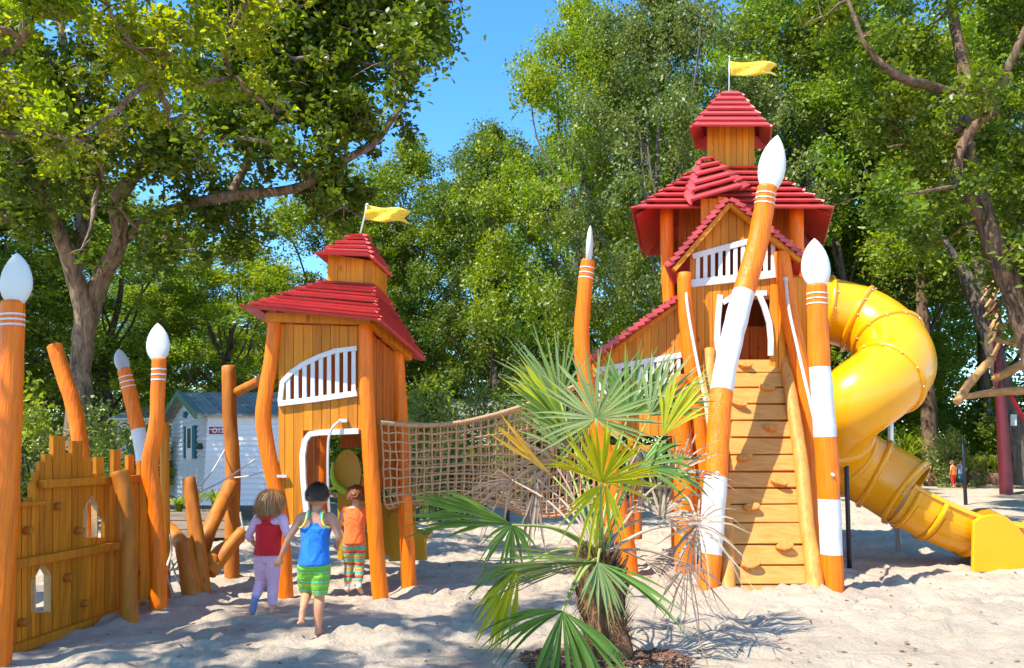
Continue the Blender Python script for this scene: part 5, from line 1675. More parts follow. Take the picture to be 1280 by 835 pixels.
def child(loc, rotz, Hh, pose, skin, label, clothes, hair, seed=1, detail=True):
    e = bpy.data.objects.new('person', None); C.objects.link(e)
    e.location = loc; e.rotation_euler = (0,0,rotz); e.scale = (Hh, Hh, Hh)
    tag(e, label, 'child')
    b = MB()
    tw = pose.get('lean', 0)
    hip = V3(0,0,.47)
    # torso
    ell(b, [(V3(0,0,.425),.060,.050),(V3(0,0,.45),.088,.066),(V3(0,-.003,.49),.090,.068),(V3(0,0,.55),.079,.058),(V3(0,tw*.4,.62),.082,.060),(V3(0,tw*.7,.70),.094,.062),(V3(0,tw,.755),.100,.055),(V3(0,tw,.79),.070,.042),(V3(0,tw,.805),.035,.033)])
    cap(b, [V3(0,tw-.004,.78), V3(0,tw+.004,.84), V3(0,tw+.008,.88)], [.036,.032,.034])
    hc = V3(0, tw+.012, .900); hy = pose.get('headyaw', 0); HR = Matrix.Rotation(hy, 3, 'Z') @ Matrix.Rotation(pose.get('headpitch', 0), 3, 'X') * .90
    b.ball(hc + HR@V3(0,-.004,.012), .083, scale=(.90,1.08,.98), nu=20, nv=14, rot=HR)
    b.ball(hc + HR@V3(0,.022,-.035), .060, scale=(.86,.95,.95), nu=16, nv=10, rot=HR)
    b.ball(hc + HR@V3(0,.088,-.018), .011, scale=(.9,1.1,1.2), rot=HR)     # nose
    b.ball(hc + HR@V3(0,.079,-.052), .014, scale=(1.3,.5,.45), rot=HR)    # lips
    for s in (-1, 1):
        b.ball(hc + HR@V3(s*.077,-.002,-.012), .017, scale=(.45,.8,1.15), rot=HR)
        b.ball(hc + HR@V3(s*.040,.05,-.03), .028, rot=HR)
    legs = pose['legs']; arms = pose['arms']
    for s, (kn, an, ft) in zip((-1, 1), legs):
        h = V3(s*.046, 0, .46)
        kn, an, ft = V3(*kn), V3(*an), V3(*ft)
        b.tube([h, h.lerp(kn,.5)+V3(0,.004,0), kn, kn.lerp(an,.35)+V3(0,-.008,0), an], [.056,.048,.034,.033,.020], seg=14, n=4); b.ball(kn, .033); b.ball(an, .021)
        d = (ft-an).normalized()
        heel = an - d*.012 + V3(0,0,-.012) if abs(d.z) < .6 else an + V3(0,-.012,-.004)
        cap(b, [heel, an.lerp(ft,.5)+V3(0,0,-.004 if abs(d.z) < .6 else 0), ft], [.021,.021,.017])
        sd = d.cross(V3(0,0,1)); sd = sd.normalized() if sd.length > .1 else V3(1,0,0)
        for k in range(5):
            kk = k if s > 0 else 4-k
            b.ball(ft + sd*(kk-2)*.0085*1.0 + d*(.014 - .0018*abs(k if s>0 else k)), .0075 if k else .0095)
    for s, (el, ha, hd) in zip((-1, 1), arms):
        sh = V3(s*.103, tw, .758); el, ha, hd = V3(*el), V3(*ha), V3(*hd).normalized()
        b.tube([V3(s*.07, tw, .765), sh, sh.lerp(el,.5), el, el.lerp(ha,.4), ha], [.034,.033,.027,.022,.021,.0145], seg=12, n=4); b.ball(sh,.033); b.ball(el,.022)
        sd = hd.cross(V3(0,1,0)); sd = sd.normalized() if sd.length > .2 else V3(1,0,0)
        nn = sd.cross(hd).normalized()
        if nn.y < 0: nn = -nn            # palm faces forward
        pc_ = ha + hd*.026
        for q in (-.009, 0, .009): cap(b, [ha + sd*q*.6, pc_ + sd*q, ha + hd*.045 + sd*q*1.2], [.0095,.010,.0085], 2)
        for k, (q, L) in enumerate(((-.0135,.030),(-.0045,.036),(.0045,.034),(.0135,.026))):
            f0 = ha + hd*.044 + sd*q*1.15; f1 = f0 + hd*L*.5 + nn*.004 + sd*q*.25; f2 = f1 + hd*L*.42 + nn*L*.28
            cap(b, [f0, f1, f2], [.0062,.0058,.005], 2)
        ts = -1 if s > 0 else 1
        ts = ts * (1 if sd.x > 0 else -1)
        t0 = ha + hd*.012 + sd*ts*.010; t1 = t0 + hd*.014 + sd*ts*.014 + nn*.006; t2 = t1 + hd*.016 + sd*ts*.004 + nn*.006
        cap(b, [t0, t1, t2], [.0085,.0068,.0055], 2)
    finish_remesh(b, 'body', M[skin], e, .0048 if detail else .012, 3)
    if detail:
        for s in (-1, 1):
            em = MB(); em.ball(hc + HR@V3(s*.031,.077,.002), .011); em.ball(hc + HR@V3(s*.031,.0858,.002), .0055, mat=1)
            raw(em, 'eye', [M['eyew'], M['eyed']], e)
    clothes(e, tw, legs, arms)
    hair(e, hc, HR)
    return e
M['eyew'] = plain('eye_white', (.7,.68,.66), .3); M['eyed'] = plain('eye_dark', (.03,.02,.015), .2)

def strands(mb, hc, HR, n, length, w, seed, test, gravity=1.0, rad=(.083,.098,.090), out=.3, wav=.1):
    r = random.Random(seed)
    for k in range(n*3):
        d = V3(r.gauss(0,1), r.gauss(0,1), r.gauss(0,1)).normalized()
        if not test(d): continue
        n -= 1
        if n < 0: break
        p = hc + HR@V3(d.x*rad[0], d.y*rad[1]-.006, d.z*rad[2]+.012)
        dn = (HR@d).normalized()
        L = length*r.uniform(.75,1.15)
        tang = V3(0,0,-1) - dn*(-dn.z); 
        if tang.length < .2: tang = V3(r.uniform(-1,1), -.8, 0)
        tang.normalize()
        pts = [p]; v = (tang + dn*out + V3(r.gauss(0,wav), r.gauss(0,wav), 0)).normalized(); q = p.copy()
        S = 6
        for i in range(S):
            q = q + v*L/S
            # stay outside the skull
            lo = q - (hc + V3(0,-.006,.012))
            m = math.sqrt((lo.x/(rad[0]*.9+.003))**2 + (lo.y/(rad[1]*.9+.003))**2 + (lo.z/(rad[2]*.9+.003))**2)
            if m < 1.0: q = hc + V3(0,-.006,.012) + lo/m
            v = (v + V3(r.gauss(0,wav*.5), r.gauss(0,wav*.5), -.35*gravity)).normalized()
            pts.append(q.copy())
        ribbon(mb, pts, w*r.uniform(.7,1.3), dn)
def hairmat(name, c1, c2):
    m, nt, N, L, B = newmat(name)
    cr = N.new('ShaderNodeValToRGB'); e = cr.color_ramp.elements; e[0].color = (*c1,1); e[1].color = (*c2,1)
    g = N.new('ShaderNodeNewGeometry'); L.new(g.outputs['Random Per Island'], cr.inputs['Fac']); L.new(cr.outputs['Color'], B.inputs['Base Color'])
    B.inputs['Roughness'].default_value = .45
    return m
M['hairdark'] = hairmat('dark_brown_hair', (.050,.028,.016), (.15,.085,.048))
M['hairblond'] = hairmat('light_brown_hair', (.24,.09,.02), (.58,.28,.08))
M['hairred'] = hairmat('auburn_hair', (.16,.045,.012), (.36,.12,.03))
def cap_ball(mb, hc, HR, rad, cut=lambda d: True):
    vs=[];fs=[];nu,nv=28,18
    for j in range(nv+1):
        for i in range(nu):
            th=math.pi*j/nv; ph=2*math.pi*i/nu
            d=V3(math.sin(th)*math.cos(ph), math.sin(th)*math.sin(ph), math.cos(th))
            k = 1 + .03*mnoise.noise(d*7)
            vs.append(hc + HR@V3(d.x*rad[0]*k, d.y*rad[1]*k-.006, d.z*rad[2]*k+.012))
    for j in range(nv):
        for i in range(nu):
            th=math.pi*(j+.5)/nv; ph=2*math.pi*(i+.5)/nu
            d=V3(math.sin(th)*math.cos(ph), math.sin(th)*math.sin(ph), math.cos(th))
            if cut(d): fs.append((j*nu+i,(j+1)*nu+i,(j+1)*nu+(i+1)%nu,j*nu+(i+1)%nu))
    mb.add(vs, fs, 0, True)

M['blue'] = cloth('bright_blue_vest_cloth', (0.006,0.17,0.60)); M['yellowtrim'] = cloth('pale_yellow_trim', (.72,.66,.12)); M['tealtrim'] = cloth('teal_trim', (.03,.36,.34))
M['redc'] = cloth('red_smock_cloth', (.62,.004,.008)); M['pink'] = cloth('pale_pink_cloth', (.72,.42,.55)); M['lilac'] = cloth('lilac_sock', (.36,.35,.62)); M['greysock'] = cloth('blue_grey_sock', (.16,.21,.36))
M['orangec'] = cloth('orange_coral_cloth', (.88,.15,.02)); M['whitec'] = cloth('white_sock', (.75,.75,.75))
g1, g2, tq, rd, orr = (.15,.48,.035), (.22,.55,.06), (.04,.46,.42), (.60,.03,.02), (.72,.20,.05)
M['shorts'] = stripes('green_striped_cloth', [(0,g1),(.22,g2),(.38,orr),(.46,g1),(.62,tq),(.70,g2),(.84,(.05,.06,.10)),(.89,g1)], 16)
M['leggings'] = stripes('rainbow_striped_cloth', [(0,orr),(.18,g2),(.34,tq),(.44,rd),(.58,orr),(.72,(.10,.50,.28)),(.88,tq)], 9)

def shirtrows(tw, z0, z1, g=.010, top=True):
    base = [(.43,.092,.070),(.47,.097,.075),(.52,.090,.068),(.57,.085,.064),(.62,.086,.066),(.70,.096,.067),(.745,.100,.060),(.775,.085,.052),(.795,.052,.042)]
    rows = []
    def itp(z):
        for a, b in zip(base, base[1:]):
            if a[0] <= z <= b[0]:
                t = (z-a[0])/(b[0]-a[0]); return a[1]+(b[1]-a[1])*t, a[2]+(b[2]-a[2])*t
        return base[-1][1:] if z > base[-1][0] else base[0][1:]
    zs = sorted(set([z0, z1] + [b[0] for b in base if z0 < b[0] < z1]))
    for z in zs:
        rx, ry = itp(z); tt = tw*min(1, max(0, (z-.5)/.25)); rows.append((V3(0, tt, z), rx+g, ry+g))
    return rows
def pants(e, legs, mat, z_top, frac, g=.009, name='trousers', hemr=None):
    b = MB(); ell(b, [(V3(0,0,.415),.075,.062),(V3(0,0,.44),.096,.072),(V3(0,0,z_top),.094,.072)])
    for s, (kn, an, ft) in zip((-1,1), legs):
        h = V3(s*.046,0,.46); kn, an = V3(*kn), V3(*an)
        if frac <= 1: pts = [h, h.lerp(kn,.5), h.lerp(kn,frac)]; rad = [.060+g*.6,.052+g*1.3, hemr or .036+g*2]
        else: pts = [h, h.lerp(kn,.5), kn, kn.lerp(an,(frac-1)*.5), kn.lerp(an,frac-1)]; rad = [.056+g,.048+g,.035+g,.032+g,.024+g]
        b.tube(pts, rad, seg=16, n=4)
    return finish_remesh(b, name, M[mat], e, .006, 3)

def boy_clothes(e, tw, legs, arms):
    pants(e, legs, 'shorts', .50, .93, g=.010, name='shorts', hemr=.050)
    b = MB(); ell(b, shirtrows(tw, .455, .70, .011)); 
    # racer back panel and shoulder straps
    ell(b, [(V3(0,tw,.69),.098,.072),(V3(0,tw,.715),.070,.070),(V3(0,tw,.735),.050,.066)])
    finish_remesh(b, 'vest', M['blue'], e, .006, 3)
    for s in (-1,1):
        t = MB(); t.tube([V3(s*.100,-.022,.700), V3(s*.078,-.060,.708), V3(s*.056,-.066,.738), V3(s*.050,-.056,.775), V3(s*.052,-.020,.802), V3(s*.055,.03,.790), V3(s*.062,.058,.745)], [.007]*7, seg=8, n=5)
        raw(t, 'strap_trim', M['yellowtrim'], e)
        t = MB(); t.tube([V3(s*.045,-.060,.757), V3(s*.043,-.050,.782), V3(s*.044,-.01,.808), V3(s*.046,.04,.79)], [.009]*4, seg=8, n=4)
        raw(t, 'strap', M['tealtrim'], e)
def boy_hair(e, hc, HR):
    mb = MB(); tst = lambda d: d.z > -.30 and (d.y < .55 or d.z > .45) and not (abs(d.x) > .72 and d.z < -.02 and d.y > -.25)
    cap_ball(mb, hc, HR, (.079,.093,.088), lambda d: d.z > -.38 and (d.y < .5 or d.z > .5) and not (abs(d.x) > .74 and d.z < -.05 and d.y > -.25))
    strands(mb, hc, HR, 4200, .026, .0034, 5, tst, gravity=.1, rad=(.076,.090,.085), out=.8, wav=.5)
    raw(mb, 'hair', M['hairdark'], e)
def girl_clothes(e, tw, legs, arms):
    pants(e, legs, 'pink', .50, 1.78, g=.012, name='leggings')
    b = MB(); ell(b, shirtrows(tw, .50, .795, .007))
    for s, (el, ha, hd) in zip((-1,1), arms):
        sh = V3(s*.103, tw, .758); el, ha = V3(*el), V3(*ha)
        b.tube([V3(s*.06,tw,.76), sh, sh.lerp(el,.5), el, el.lerp(ha,.35)], [.040,.041,.036,.031,.030], seg=14, n=4)
    finish_remesh(b, 'shirt', M['pink'], e, .006, 3)
    b = MB(); ell(b, shirtrows(tw, .475, .715, .020)); ell(b, [(V3(0,tw,.70),.112,.086),(V3(0,tw,.735),.060,.082),(V3(0,tw,.755),.040,.078)])
    finish_remesh(b, 'smock', M['redc'], e, .006, 3)
    t = MB()
    for s in (-1,1): t.tube([V3(s*.02,-.080,.745), V3(s*.045,-.068,.785), V3(s*.05,-.02,.822), V3(s*.05,.04,.80)], [.011]*4, seg=8, n=4)
    t.tube([V3(-.055,-.062,.782), V3(0,-.080,.768), V3(.055,-.062,.782)], [.010]*3, seg=8, n=4)
    raw(t, 'smock_strap', M['redc'], e)
    b = MB(); kn, an, ft = [V3(*q) for q in legs[0]]
    b.tube([kn.lerp(an,.45), kn.lerp(an,.8), an], [.040,.034,.030], seg=14, n=4); finish_remesh(b, 'knee_sock', M['lilac'], e, .006, 2)
    b = MB(); cap(b, [kn.lerp(an,.85), an+V3(0,-.008,0), an.lerp(ft,.5), ft], [.029,.029,.029,.025]); finish_remesh(b, 'sock', M['greysock'], e, .006, 2)
def girl_hair(e, hc, HR):
    mb = MB(); cut = lambda d: (d.y < .35 or d.z > .55)
    cap_ball(mb, hc, HR, (.086,.101,.096), lambda d: d.z > -.35 and cut(d))
    strands(mb, hc, HR, 2600, .145, .005, 8, lambda d: d.z > -.35 and cut(d), gravity=.9, rad=(.086,.101,.095), out=.12, wav=.2)
    strands(mb, hc, HR, 900, .09, .006, 9, lambda d: d.z < .15 and d.z > -.5 and d.y < .25, gravity=.8, rad=(.090,.104,.098), out=.3, wav=.2)
    raw(mb, 'hair', M['hairblond'], e)
def girl2_clothes(e, tw, legs, arms):
    pants(e, legs, 'leggings', .50, 1.72, g=.010, name='leggings')
    b = MB(); ell(b, shirtrows(tw, .46, .785, .012))
    for s in (-1,1): b.ball(V3(s*.098, tw, .765), .040)
    finish_remesh(b, 'shirt', M['orangec'], e, .006, 3)
    for kn, an, ft in legs:
        kn, an, ft = V3(*kn), V3(*an), V3(*ft)
        b = MB(); cap(b, [kn.lerp(an,.72), an], [.027,.026]); finish_remesh(b, 'sock', M['whitec'], e, .006, 2)
def girl2_hair(e, hc, HR):
    mb = MB(); tst = lambda d: d.z > -.45 and (d.y < .45 or d.z > .5)
    cap_ball(mb, hc, HR, (.083,.098,.092), tst)
    strands(mb, hc, HR, 1500, .05, .005, 15, tst, gravity=.2, rad=(.083,.098,.092), out=.15, wav=.5)
    # low twisted bun and a braid laid round the back of the head
    for k in range(3):
        pts = [hc + HR@V3(.078*math.cos(a), -.070*abs(math.sin(a))-.028, .035+.022*math.cos(2*a)-.012*k + .010*math.sin(a*9+k*2.1)) for a in np.linspace(.15, 2.99, 18)]
        mb.tube(pts, .010, seg=7, n=2)
    mb.ball(hc + HR@V3(0,-.112,-.018), .034, scale=(1.15,.8,.9), nu=14, nv=10)
    for k in range(9):
        a = k*.7; pts = [hc + HR@V3(.036*math.cos(a+t), -.120-.012*math.sin(t), -.018+.030*math.sin(a+t)) for t in np.linspace(0, 1.6, 6)]
        mb.tube(pts, .006, seg=6, n=2)
    raw(mb, 'hair', M['hairred'], e)

g_ = G(411, 797)
child((g_.x-.13, g_.y+.03, .0), .06, 1.07, dict(lean=.02,
    legs=[((-.055,.085,.265),(-.045,-.085,.19),(-.045,-.125,.125)), ((.040,.02,.25),(.045,-.015,.04),(.060,.07,.022))],
    arms=[((-.165,-.035,.635),(-.215,-.02,.515),(-.45,.1,-1)), ((.165,-.03,.640),(.135,.075,.56),(-.2,.9,-.3))]),
    'skin', 'barefoot dark haired boy running, in blue racer back vest and green striped shorts', boy_clothes, boy_hair, 1)
g_ = G(341, 771)
child((g_.x-.07, g_.y+.02, 0), -.12, .99, dict(lean=.015, headyaw=-.45,
    legs=[((-.060,.035,.26),(-.070,-.045,.13),(-.075,-.060,.045)), ((.050,.02,.25),(.060,-.0,.045),(.080,.085,.022))],
    arms=[((-.160,-.015,.625),(-.135,.07,.53),(.2,.9,-.5)), ((.165,-.02,.640),(.150,.095,.60),(0,1,.1))]),
    'skinl', 'fair haired girl walking, in red smock over pink top and pink leggings', girl_clothes, girl_hair, 2)
g_ = G(437, 744)
child((g_.x+.02, g_.y+.03, 0), .05, .98, dict(lean=.03, headpitch=-.25,
    legs=[((-.045,.04,.255),(-.050,.0,.055),(-.052,.075,.022)), ((.055,.02,.25),(.062,-.05,.075),(.085,-.02,.025))],
    arms=[((-.145,.02,.635),(-.11,.11,.56),(.2,.9,-.2)), ((.145,.02,.635),(.11,.12,.56),(-.2,.9,-.2))]),
    'skinl', 'auburn haired child in orange top and rainbow striped leggings, at the playhouse doorway', girl2_clothes, girl2_hair, 3)

# two far figures right of the slide
def far_clothes(c1, c2):
    def f(e, tw, legs, arms):
        M[c1+'x'] = M[c1]
        b = MB(); ell(b, shirtrows(tw, .45, .79, .015)); finish_remesh(b, 'shirt', M[c1], e, .014, 2)
        pants(e, legs, c2, .5, 1.6, g=.012)
    return f
def far_hair(e, hc, HR):
    mb = MB(); cap_ball(mb, hc, HR, (.088,.103,.097), lambda d: d.z > -.3 and (d.y < .3 or d.z > .5)); raw(mb, 'hair', M['hairdark'], e)
stand = dict(legs=[((-.05,.02,.25),(-.05,0,.045),(-.055,.08,.022)), ((.05,.02,.25),(.05,-.0,.045),(.055,.08,.022))],
    arms=[((-.15,0,.62),(-.14,.05,.49),(0,.2,-1)), ((.15,0,.62),(.14,.05,.49),(0,.2,-1))])
p = at(1189,560,27); child((p.x,27,0), .5, .95, stand, 'skinl', 'tiny far figure in orange red top beside the potted plants', far_clothes('orangec','redc'), far_hair, detail=False)
p = at(1199,560,27.3); child((p.x,27.3,0), -.3, 1.0, stand, 'skin', 'tiny far figure in dark blue, right of the orange red one', far_clothes('greysock','teal'), far_hair, detail=False)

# ------------------------------------------------------------------ white cabins and planter
cabp = at(258, 560, 14.5); cA = V3(cabp.x, 14.5, 0)
cl = at(214, 560, 18.2); cB = V3(cl.x, 18.2, 0)
cabe = empty('cabin', (cA.x, cA.y, 0), 'white clad holiday cabin with green gabled roof, teal shutters and maroon number sign', 'cabin')
ud = (cB-cA).normalized(); wd = (cB-cA).length
zb_, ze = .28, 1.97
ridx = 2.2
out_l = V3(-ud.y, ud.x, 0)
if out_l.y > 0: out_l = -out_l
mb = MB(); nb = 17; hh = (ze-zb_)/nb
for k in range(nb):
    z = zb_+k*hh
    mb.prism([cA+V3(0,-.034,z), cA+V3(ridx,-.034,z), cA+V3(ridx,-.002,z+hh), cA+V3(0,-.002,z+hh)], V3(0,.05,0))
mb.build('front_siding', M['siding'], cabe)
mb = MB(); ng = 23; zr = 2.44
for k in range(ng):
    z = zb_+k*hh
    if z > zr: break
    def half(zz): return 0 if zz <= ze else (zz-ze)/(zr-ze)*wd/2
    i0, i1 = half(z), min(half(z+hh), wd/2)
    if z+hh > zr+.02: continue
    a, b = cA+ud*i0, cA+ud*(wd-i0); c, d = cA+ud*(wd-i1), cA+ud*i1
    mb.prism([a+out_l*.034+V3(0,0,z), b+out_l*.034+V3(0,0,z), c+out_l*.002+V3(0,0,z+hh), d+out_l*.002+V3(0,0,z+hh)], -out_l*.05)
mb.build('gable_siding', M['sidingb'], cabe)
# roof
mb = MB(); pkm = cA+ud*(wd/2)+V3(0,0,zr+.07)
def rf(p0, p1, n):
    for k in range(n):
        x0, x1 = -.25+k*(ridx+.5)/n, -.25+(k+1)*(ridx+.5)/n-.012
        a = p0+V3(x0,0,0); b = p0+V3(x1,0,0); c = p1+V3(x1,0,0); d = p1+V3(x0,0,0)
        mb.prism([a,b,c,d], V3(0,0,-.03))
e0_ = cA-ud*.22+V3(0,0,ze-.02); e1_ = cA+ud*(wd+.22)+V3(0,0,ze-.02)
rf(e0_, pkm, 22); rf(e1_, pkm, 22); mb.build('roof', M['roofg'], cabe)
mb = MB(); o3 = V3(-.27,0,-.02)
mb.beam(e0_+o3, pkm+o3, .05, .13); mb.beam(e1_+o3, pkm+o3, .05, .13); mb.build('barge_board', M['trimg'], cabe)
def onleft(px, py, off=.03):
    pl = Plane(cA, cB); return pl.p(px, py, off)
plL = Plane(cA, cB); plF = Plane(cA, cA+V3(1,0,0))
def panel(pl, x0, y0, x1, y1, off, th, mat, name, parent, skew=0):
    mb = MB(); mb.prism([pl.p(x0,y0,off), pl.p(x1,y0-skew,off), pl.p(x1,y1,off), pl.p(x0,y1+skew*.0,off)], -pl.n*th); return mb.build(name, M[mat], parent)
wf_ = panel(plL,235,533.5,242.5,574,.04,.05,'white','window_frame',cabe,.5)
panel(plL,237.4,535.5,241,560,.055,.03,'glass','window_pane',wf_)
panel(plL,233,533,234.8,573,.06,.03,'teal','shutter',cabe); panel(plL,243.6,532,247.4,573,.06,.03,'teal','shutter',cabe,.5)
mb = MB(); c = plL.p(235.3,518.5,.03); mb.tube([c, c+plL.n*.06], [.075,.07], seg=14, n=1); mb.build('vent', M['teal'], cabe)
panel(plL,249.5,554,255,561.5,.05,.03,'black','meter_box',cabe)
sg = panel(plF,262,533.5,285,543,.03,.03,'maroon','number_sign',cabe)
def text(txt, p, size, mat, name, parent, rx=math.pi/2):
    cu = bpy.data.curves.new('t', 'FONT'); cu.body = txt; cu.size = size; cu.extrude = .003; cu.align_y = 'CENTER'; cu.offset = .003
    o = bpy.data.objects.new('t', cu); C.objects.link(o)
    dg = bpy.context.evaluated_depsgraph_get(); dg.update(); me = bpy.data.meshes.new_from_object(o.evaluated_get(dg)); bpy.data.objects.remove(o)
    me.materials.clear(); me.materials.append(M[mat]); me.transform(Matrix.Translation(p) @ Matrix.Rotation(rx, 4, 'X')); me.name = name
    return link(name, me, parent)
text('O124', plF.p(266,538.3,.038), .125, 'white', 'lettering', sg)
mb = MB(); 
for k in range(14): mb.box((cA.x+.2+k*.42, 14.56, .12), (.06,.06,.3))
mb.build('skirting', M['black'], cabe)
# second cabin further left, cream
p = at(150, 560, 22); ce2 = empty('cabin', (p.x,22,0), 'second cream cabin partly hidden behind the castle fence posts', 'cabin')
mb = MB(); q0, q1 = at(148,525,22), at(213,527,22)
for k in range(12):
    z0 = .3 + k*(q0.z-.3)/12; z1 = .3+(k+1)*(q0.z-.3)/12
    mb.prism([V3(q0.x,21.98,z0), V3(q1.x+1.5,21.98,z0), V3(q1.x+1.5,22,z1), V3(q0.x,22,z1)], V3(0,.06,0))
    mb.prism([V3(q0.x,21.99,z0), V3(q0.x-.01,21.99,z1), V3(q0.x-.01,26,z1), V3(q0.x,26,z0)], V3(.05,0,0))
mb.build('siding', M['siding'], ce2)
mb = MB(); mb.prism([V3(q0.x-.2,21.8,q0.z), V3(q1.x+1.7,21.8,q0.z), V3(q1.x+1.7,24,q0.z+.55), V3(q0.x-.2,24,q0.z+.55)], V3(0,0,.05)); mb.prism([V3(q0.x-.2,26.2,q0.z), V3(q1.x+1.7,26.2,q0.z), V3(q1.x+1.7,24,q0.z+.55), V3(q0.x-.2,24,q0.z+.55)], V3(0,0,.05)); mb.build('roof', M['roofc'] if 'roofc' in M else M['siding'], ce2)
pl2 = flat(21.94); panel(pl2,158,545,168,565,.01,.04,'teal','window',ce2); panel(pl2,176,545,184,565,.01,.04,'glass','window',ce2)
# low cabin with grey green roof behind the net
p = at(610,560,26); ce3 = empty('cabin', (p.x,26,0), 'low cabin whose grey green roof shows above the sagging net', 'cabin')
a, b = at(560,520,26), at(668,512,26); ztop = at(600,503,27).z
mb = MB(); mb.prism([V3(a.x,26,0), V3(b.x,26,0), V3(b.x,26,a.z), V3(a.x,26,a.z)], V3(0,3.4,0)); mb.build('wall', M['sidingb'], ce3)
mb = MB()
for k in range(16):
    x0 = a.x-.2+(b.x-a.x+.4)*k/16; x1 = a.x-.2+(b.x-a.x+.4)*(k+1)/16-.01
    mb.prism([V3(x0,25.8,a.z), V3(x1,25.8,a.z), V3(x1,27.7,ztop+.12), V3(x0,27.7,ztop+.12)], V3(0,0,.04)); mb.prism([V3(x0,29.6,a.z), V3(x1,29.6,a.z), V3(x1,27.7,ztop+.12), V3(x0,27.7,ztop+.12)], V3(0,0,.04))
mb.build('roof', M['roofg'], ce3)

def tuft(mb, c, n, L, w, seed, spread=.8):
    r = random.Random(seed)
    for k in range(n):
        a = r.uniform(0,6.283); l = L*r.uniform(.6,1.1); o_ = V3(math.cos(a), math.sin(a), 0)*spread*r.uniform(.3,1)
        pts = [c + o_*.05, c + o_*l*.35 + V3(0,0,l*.55), c + o_*l*.75 + V3(0,0,l*.75), c + o_*l*1.05 + V3(0,0,l*.55)]
        ribbon(mb, pts, w, V3(-o_.y, o_.x, .3).cross(V3(0,0,1)) if o_.length else None)
def potplant(px, Y, potw, poth, L, n, mat, label, w=.05, pot='terracotta', z=0, spread=.8, group='potted plants along the far edge of the sand'):
    p = at(px, 560, Y); e = empty('potted_plant', (p.x, Y, 0), label, 'potted plant', group)
    mb = MB(); mb.tube([V3(p.x,Y,-.02), V3(p.x,Y,poth)], [potw*.38, potw*.5], seg=14, n=1); mb.build('pot', M[pot], e)
    mb = MB(); tuft(mb, V3(p.x,Y,poth*.95), n, L, w, int(px), spread); mb.build('leaves', M[mat], e)
ple = empty('planter_box', (at(245,650,11.3).x, 11.3, 0), 'weathered wooden plank planter box in front of the white cabin', 'planter')
pf = flat(11.3); mb = MB()
for y0 in (640, 651, 662):
    planks_ = [pf.p(206,y0,0), pf.p(284,y0,0), pf.p(284,y0+10.2,0), pf.p(206,y0+10.2,0)]; mb.prism(planks_, V3(0,.03,0)); mb.prism([q+V3(0,.5,0) for q in planks_], V3(0,.03,0))
mb.prism([pf.p(206,640,0), pf.p(206,672,0), pf.p(206,672,0)+V3(0,.53,0), pf.p(206,640,0)+V3(0,.53,0)], V3(.03,0,0)); mb.prism([pf.p(284,640,0), pf.p(284,672,0), pf.p(284,672,0)+V3(0,.53,0), pf.p(284,640,0)+V3(0,.53,0)], V3(-.03,0,0))
mb.build('boards', M['boxwood'], ple)
mb = MB(); q = [pf.p(208,643,-.03), pf.p(282,643,-.03)]; mb.prism([q[0], q[1], q[1]+V3(0,.46,0), q[0]+V3(0,.46,0)], V3(0,0,-.05)); mb.build('soil', M['mulch'], ple)
for i, (px, L, mat, lab) in enumerate(((228,.34,'leafY','strap leaved plant at the left of the planter box'),(262,.40,'leafY','strap leaved plant at the right of the planter box, behind the slanting log'),(214,.26,'leafB','small dark strap leaved plant at the left corner of the planter box'))):
    c = pf.p(px, 642, -.25); mb = MB(); tuft(mb, c, 90, L, .022, i+5); o = mb.build('strap_plant', M[mat]); tag(o, lab, 'plant', 'plants in the planter box')
potplant(1098,29,.7,.45,1.5,60,'leafC','spiky pale potted plant just right of the slide flange, in the far row')
potplant(1128,30,.7,.4,1.9,70,'leafB','tall arching potted palm left of the two far figures', spread=.9)
potplant(1160,28.5,.6,.4,.9,70,'leafC','low bushy potted plant directly left of the far figures')
potplant(1212,29,.5,.45,.8,60,'leafB','short potted plant right of the big bush in the far row')
potplant(1228,30,.6,.35,1.0,60,'leafC','pale potted plant in front of the far bench')
potplant(1243,29,.5,.4,.9,60,'leafB','green potted plant touching the left side of the purple pole')
potplant(1275,29,.7,.4,1.2,60,'leafC','potted plant right of the purple pole')
shrub(1180, 28, 1.0, 2.2, 1, 'rounded pale bush in a pot right of the far figures', 'leafC', 1.0)
shrub(1140, 33, 1.3, 2.6, 0, 'mid green bush behind the far potted plants', 'leafB', 2.0)
shrub(1230, 36, 1.6, 2.6, 0, 'light green bush behind the far bench', 'leafY', 2.7)
# far bench
bx = at(1232,575,32); bne = empty('park_bench', (bx.x,32,0), 'pale wooden bench in the far row of plants left of the purple pole', 'bench')
for nm, z, y, h in (('backrest', .78, 32.25, .3), ('seat', .45, 32, .06)):
    mb = MB(); mb.box((bx.x, y, z), (1.5, .05 if nm == 'backrest' else .42, h)); mb.build(nm, M['boxwood'], bne)
for s in (-.6,.6):
    mb = MB(); mb.box((bx.x+s, 32.05, .22), (.07,.4,.44)); mb.build('leg', M['boxwood'], bne)
# low rail fence behind the sand
p0, p1 = at(540,560,19), at(880,560,19)
rfe = empty('rail_fence', ((p0.x+p1.x)/2,19,0), 'low round rail fence along the back of the sand behind the palm', 'fence')
for z in (.38,.72):
    mb = MB(); mb.tube([V3(p0.x,19,z), V3((p0.x+p1.x)/2,19,z+.02), V3(p1.x,19,z)], .05, seg=8, n=6, jitter=.1); mb.build('rail', M['boxwood'], rfe)
for k in range(7):
    mb = MB(); x = p0.x+(p1.x-p0.x)*k/6; mb.tube([V3(x,19,-.1), V3(x,19,.85)], .06, seg=8, n=1); mb.build('post', M['boxwood'], rfe)

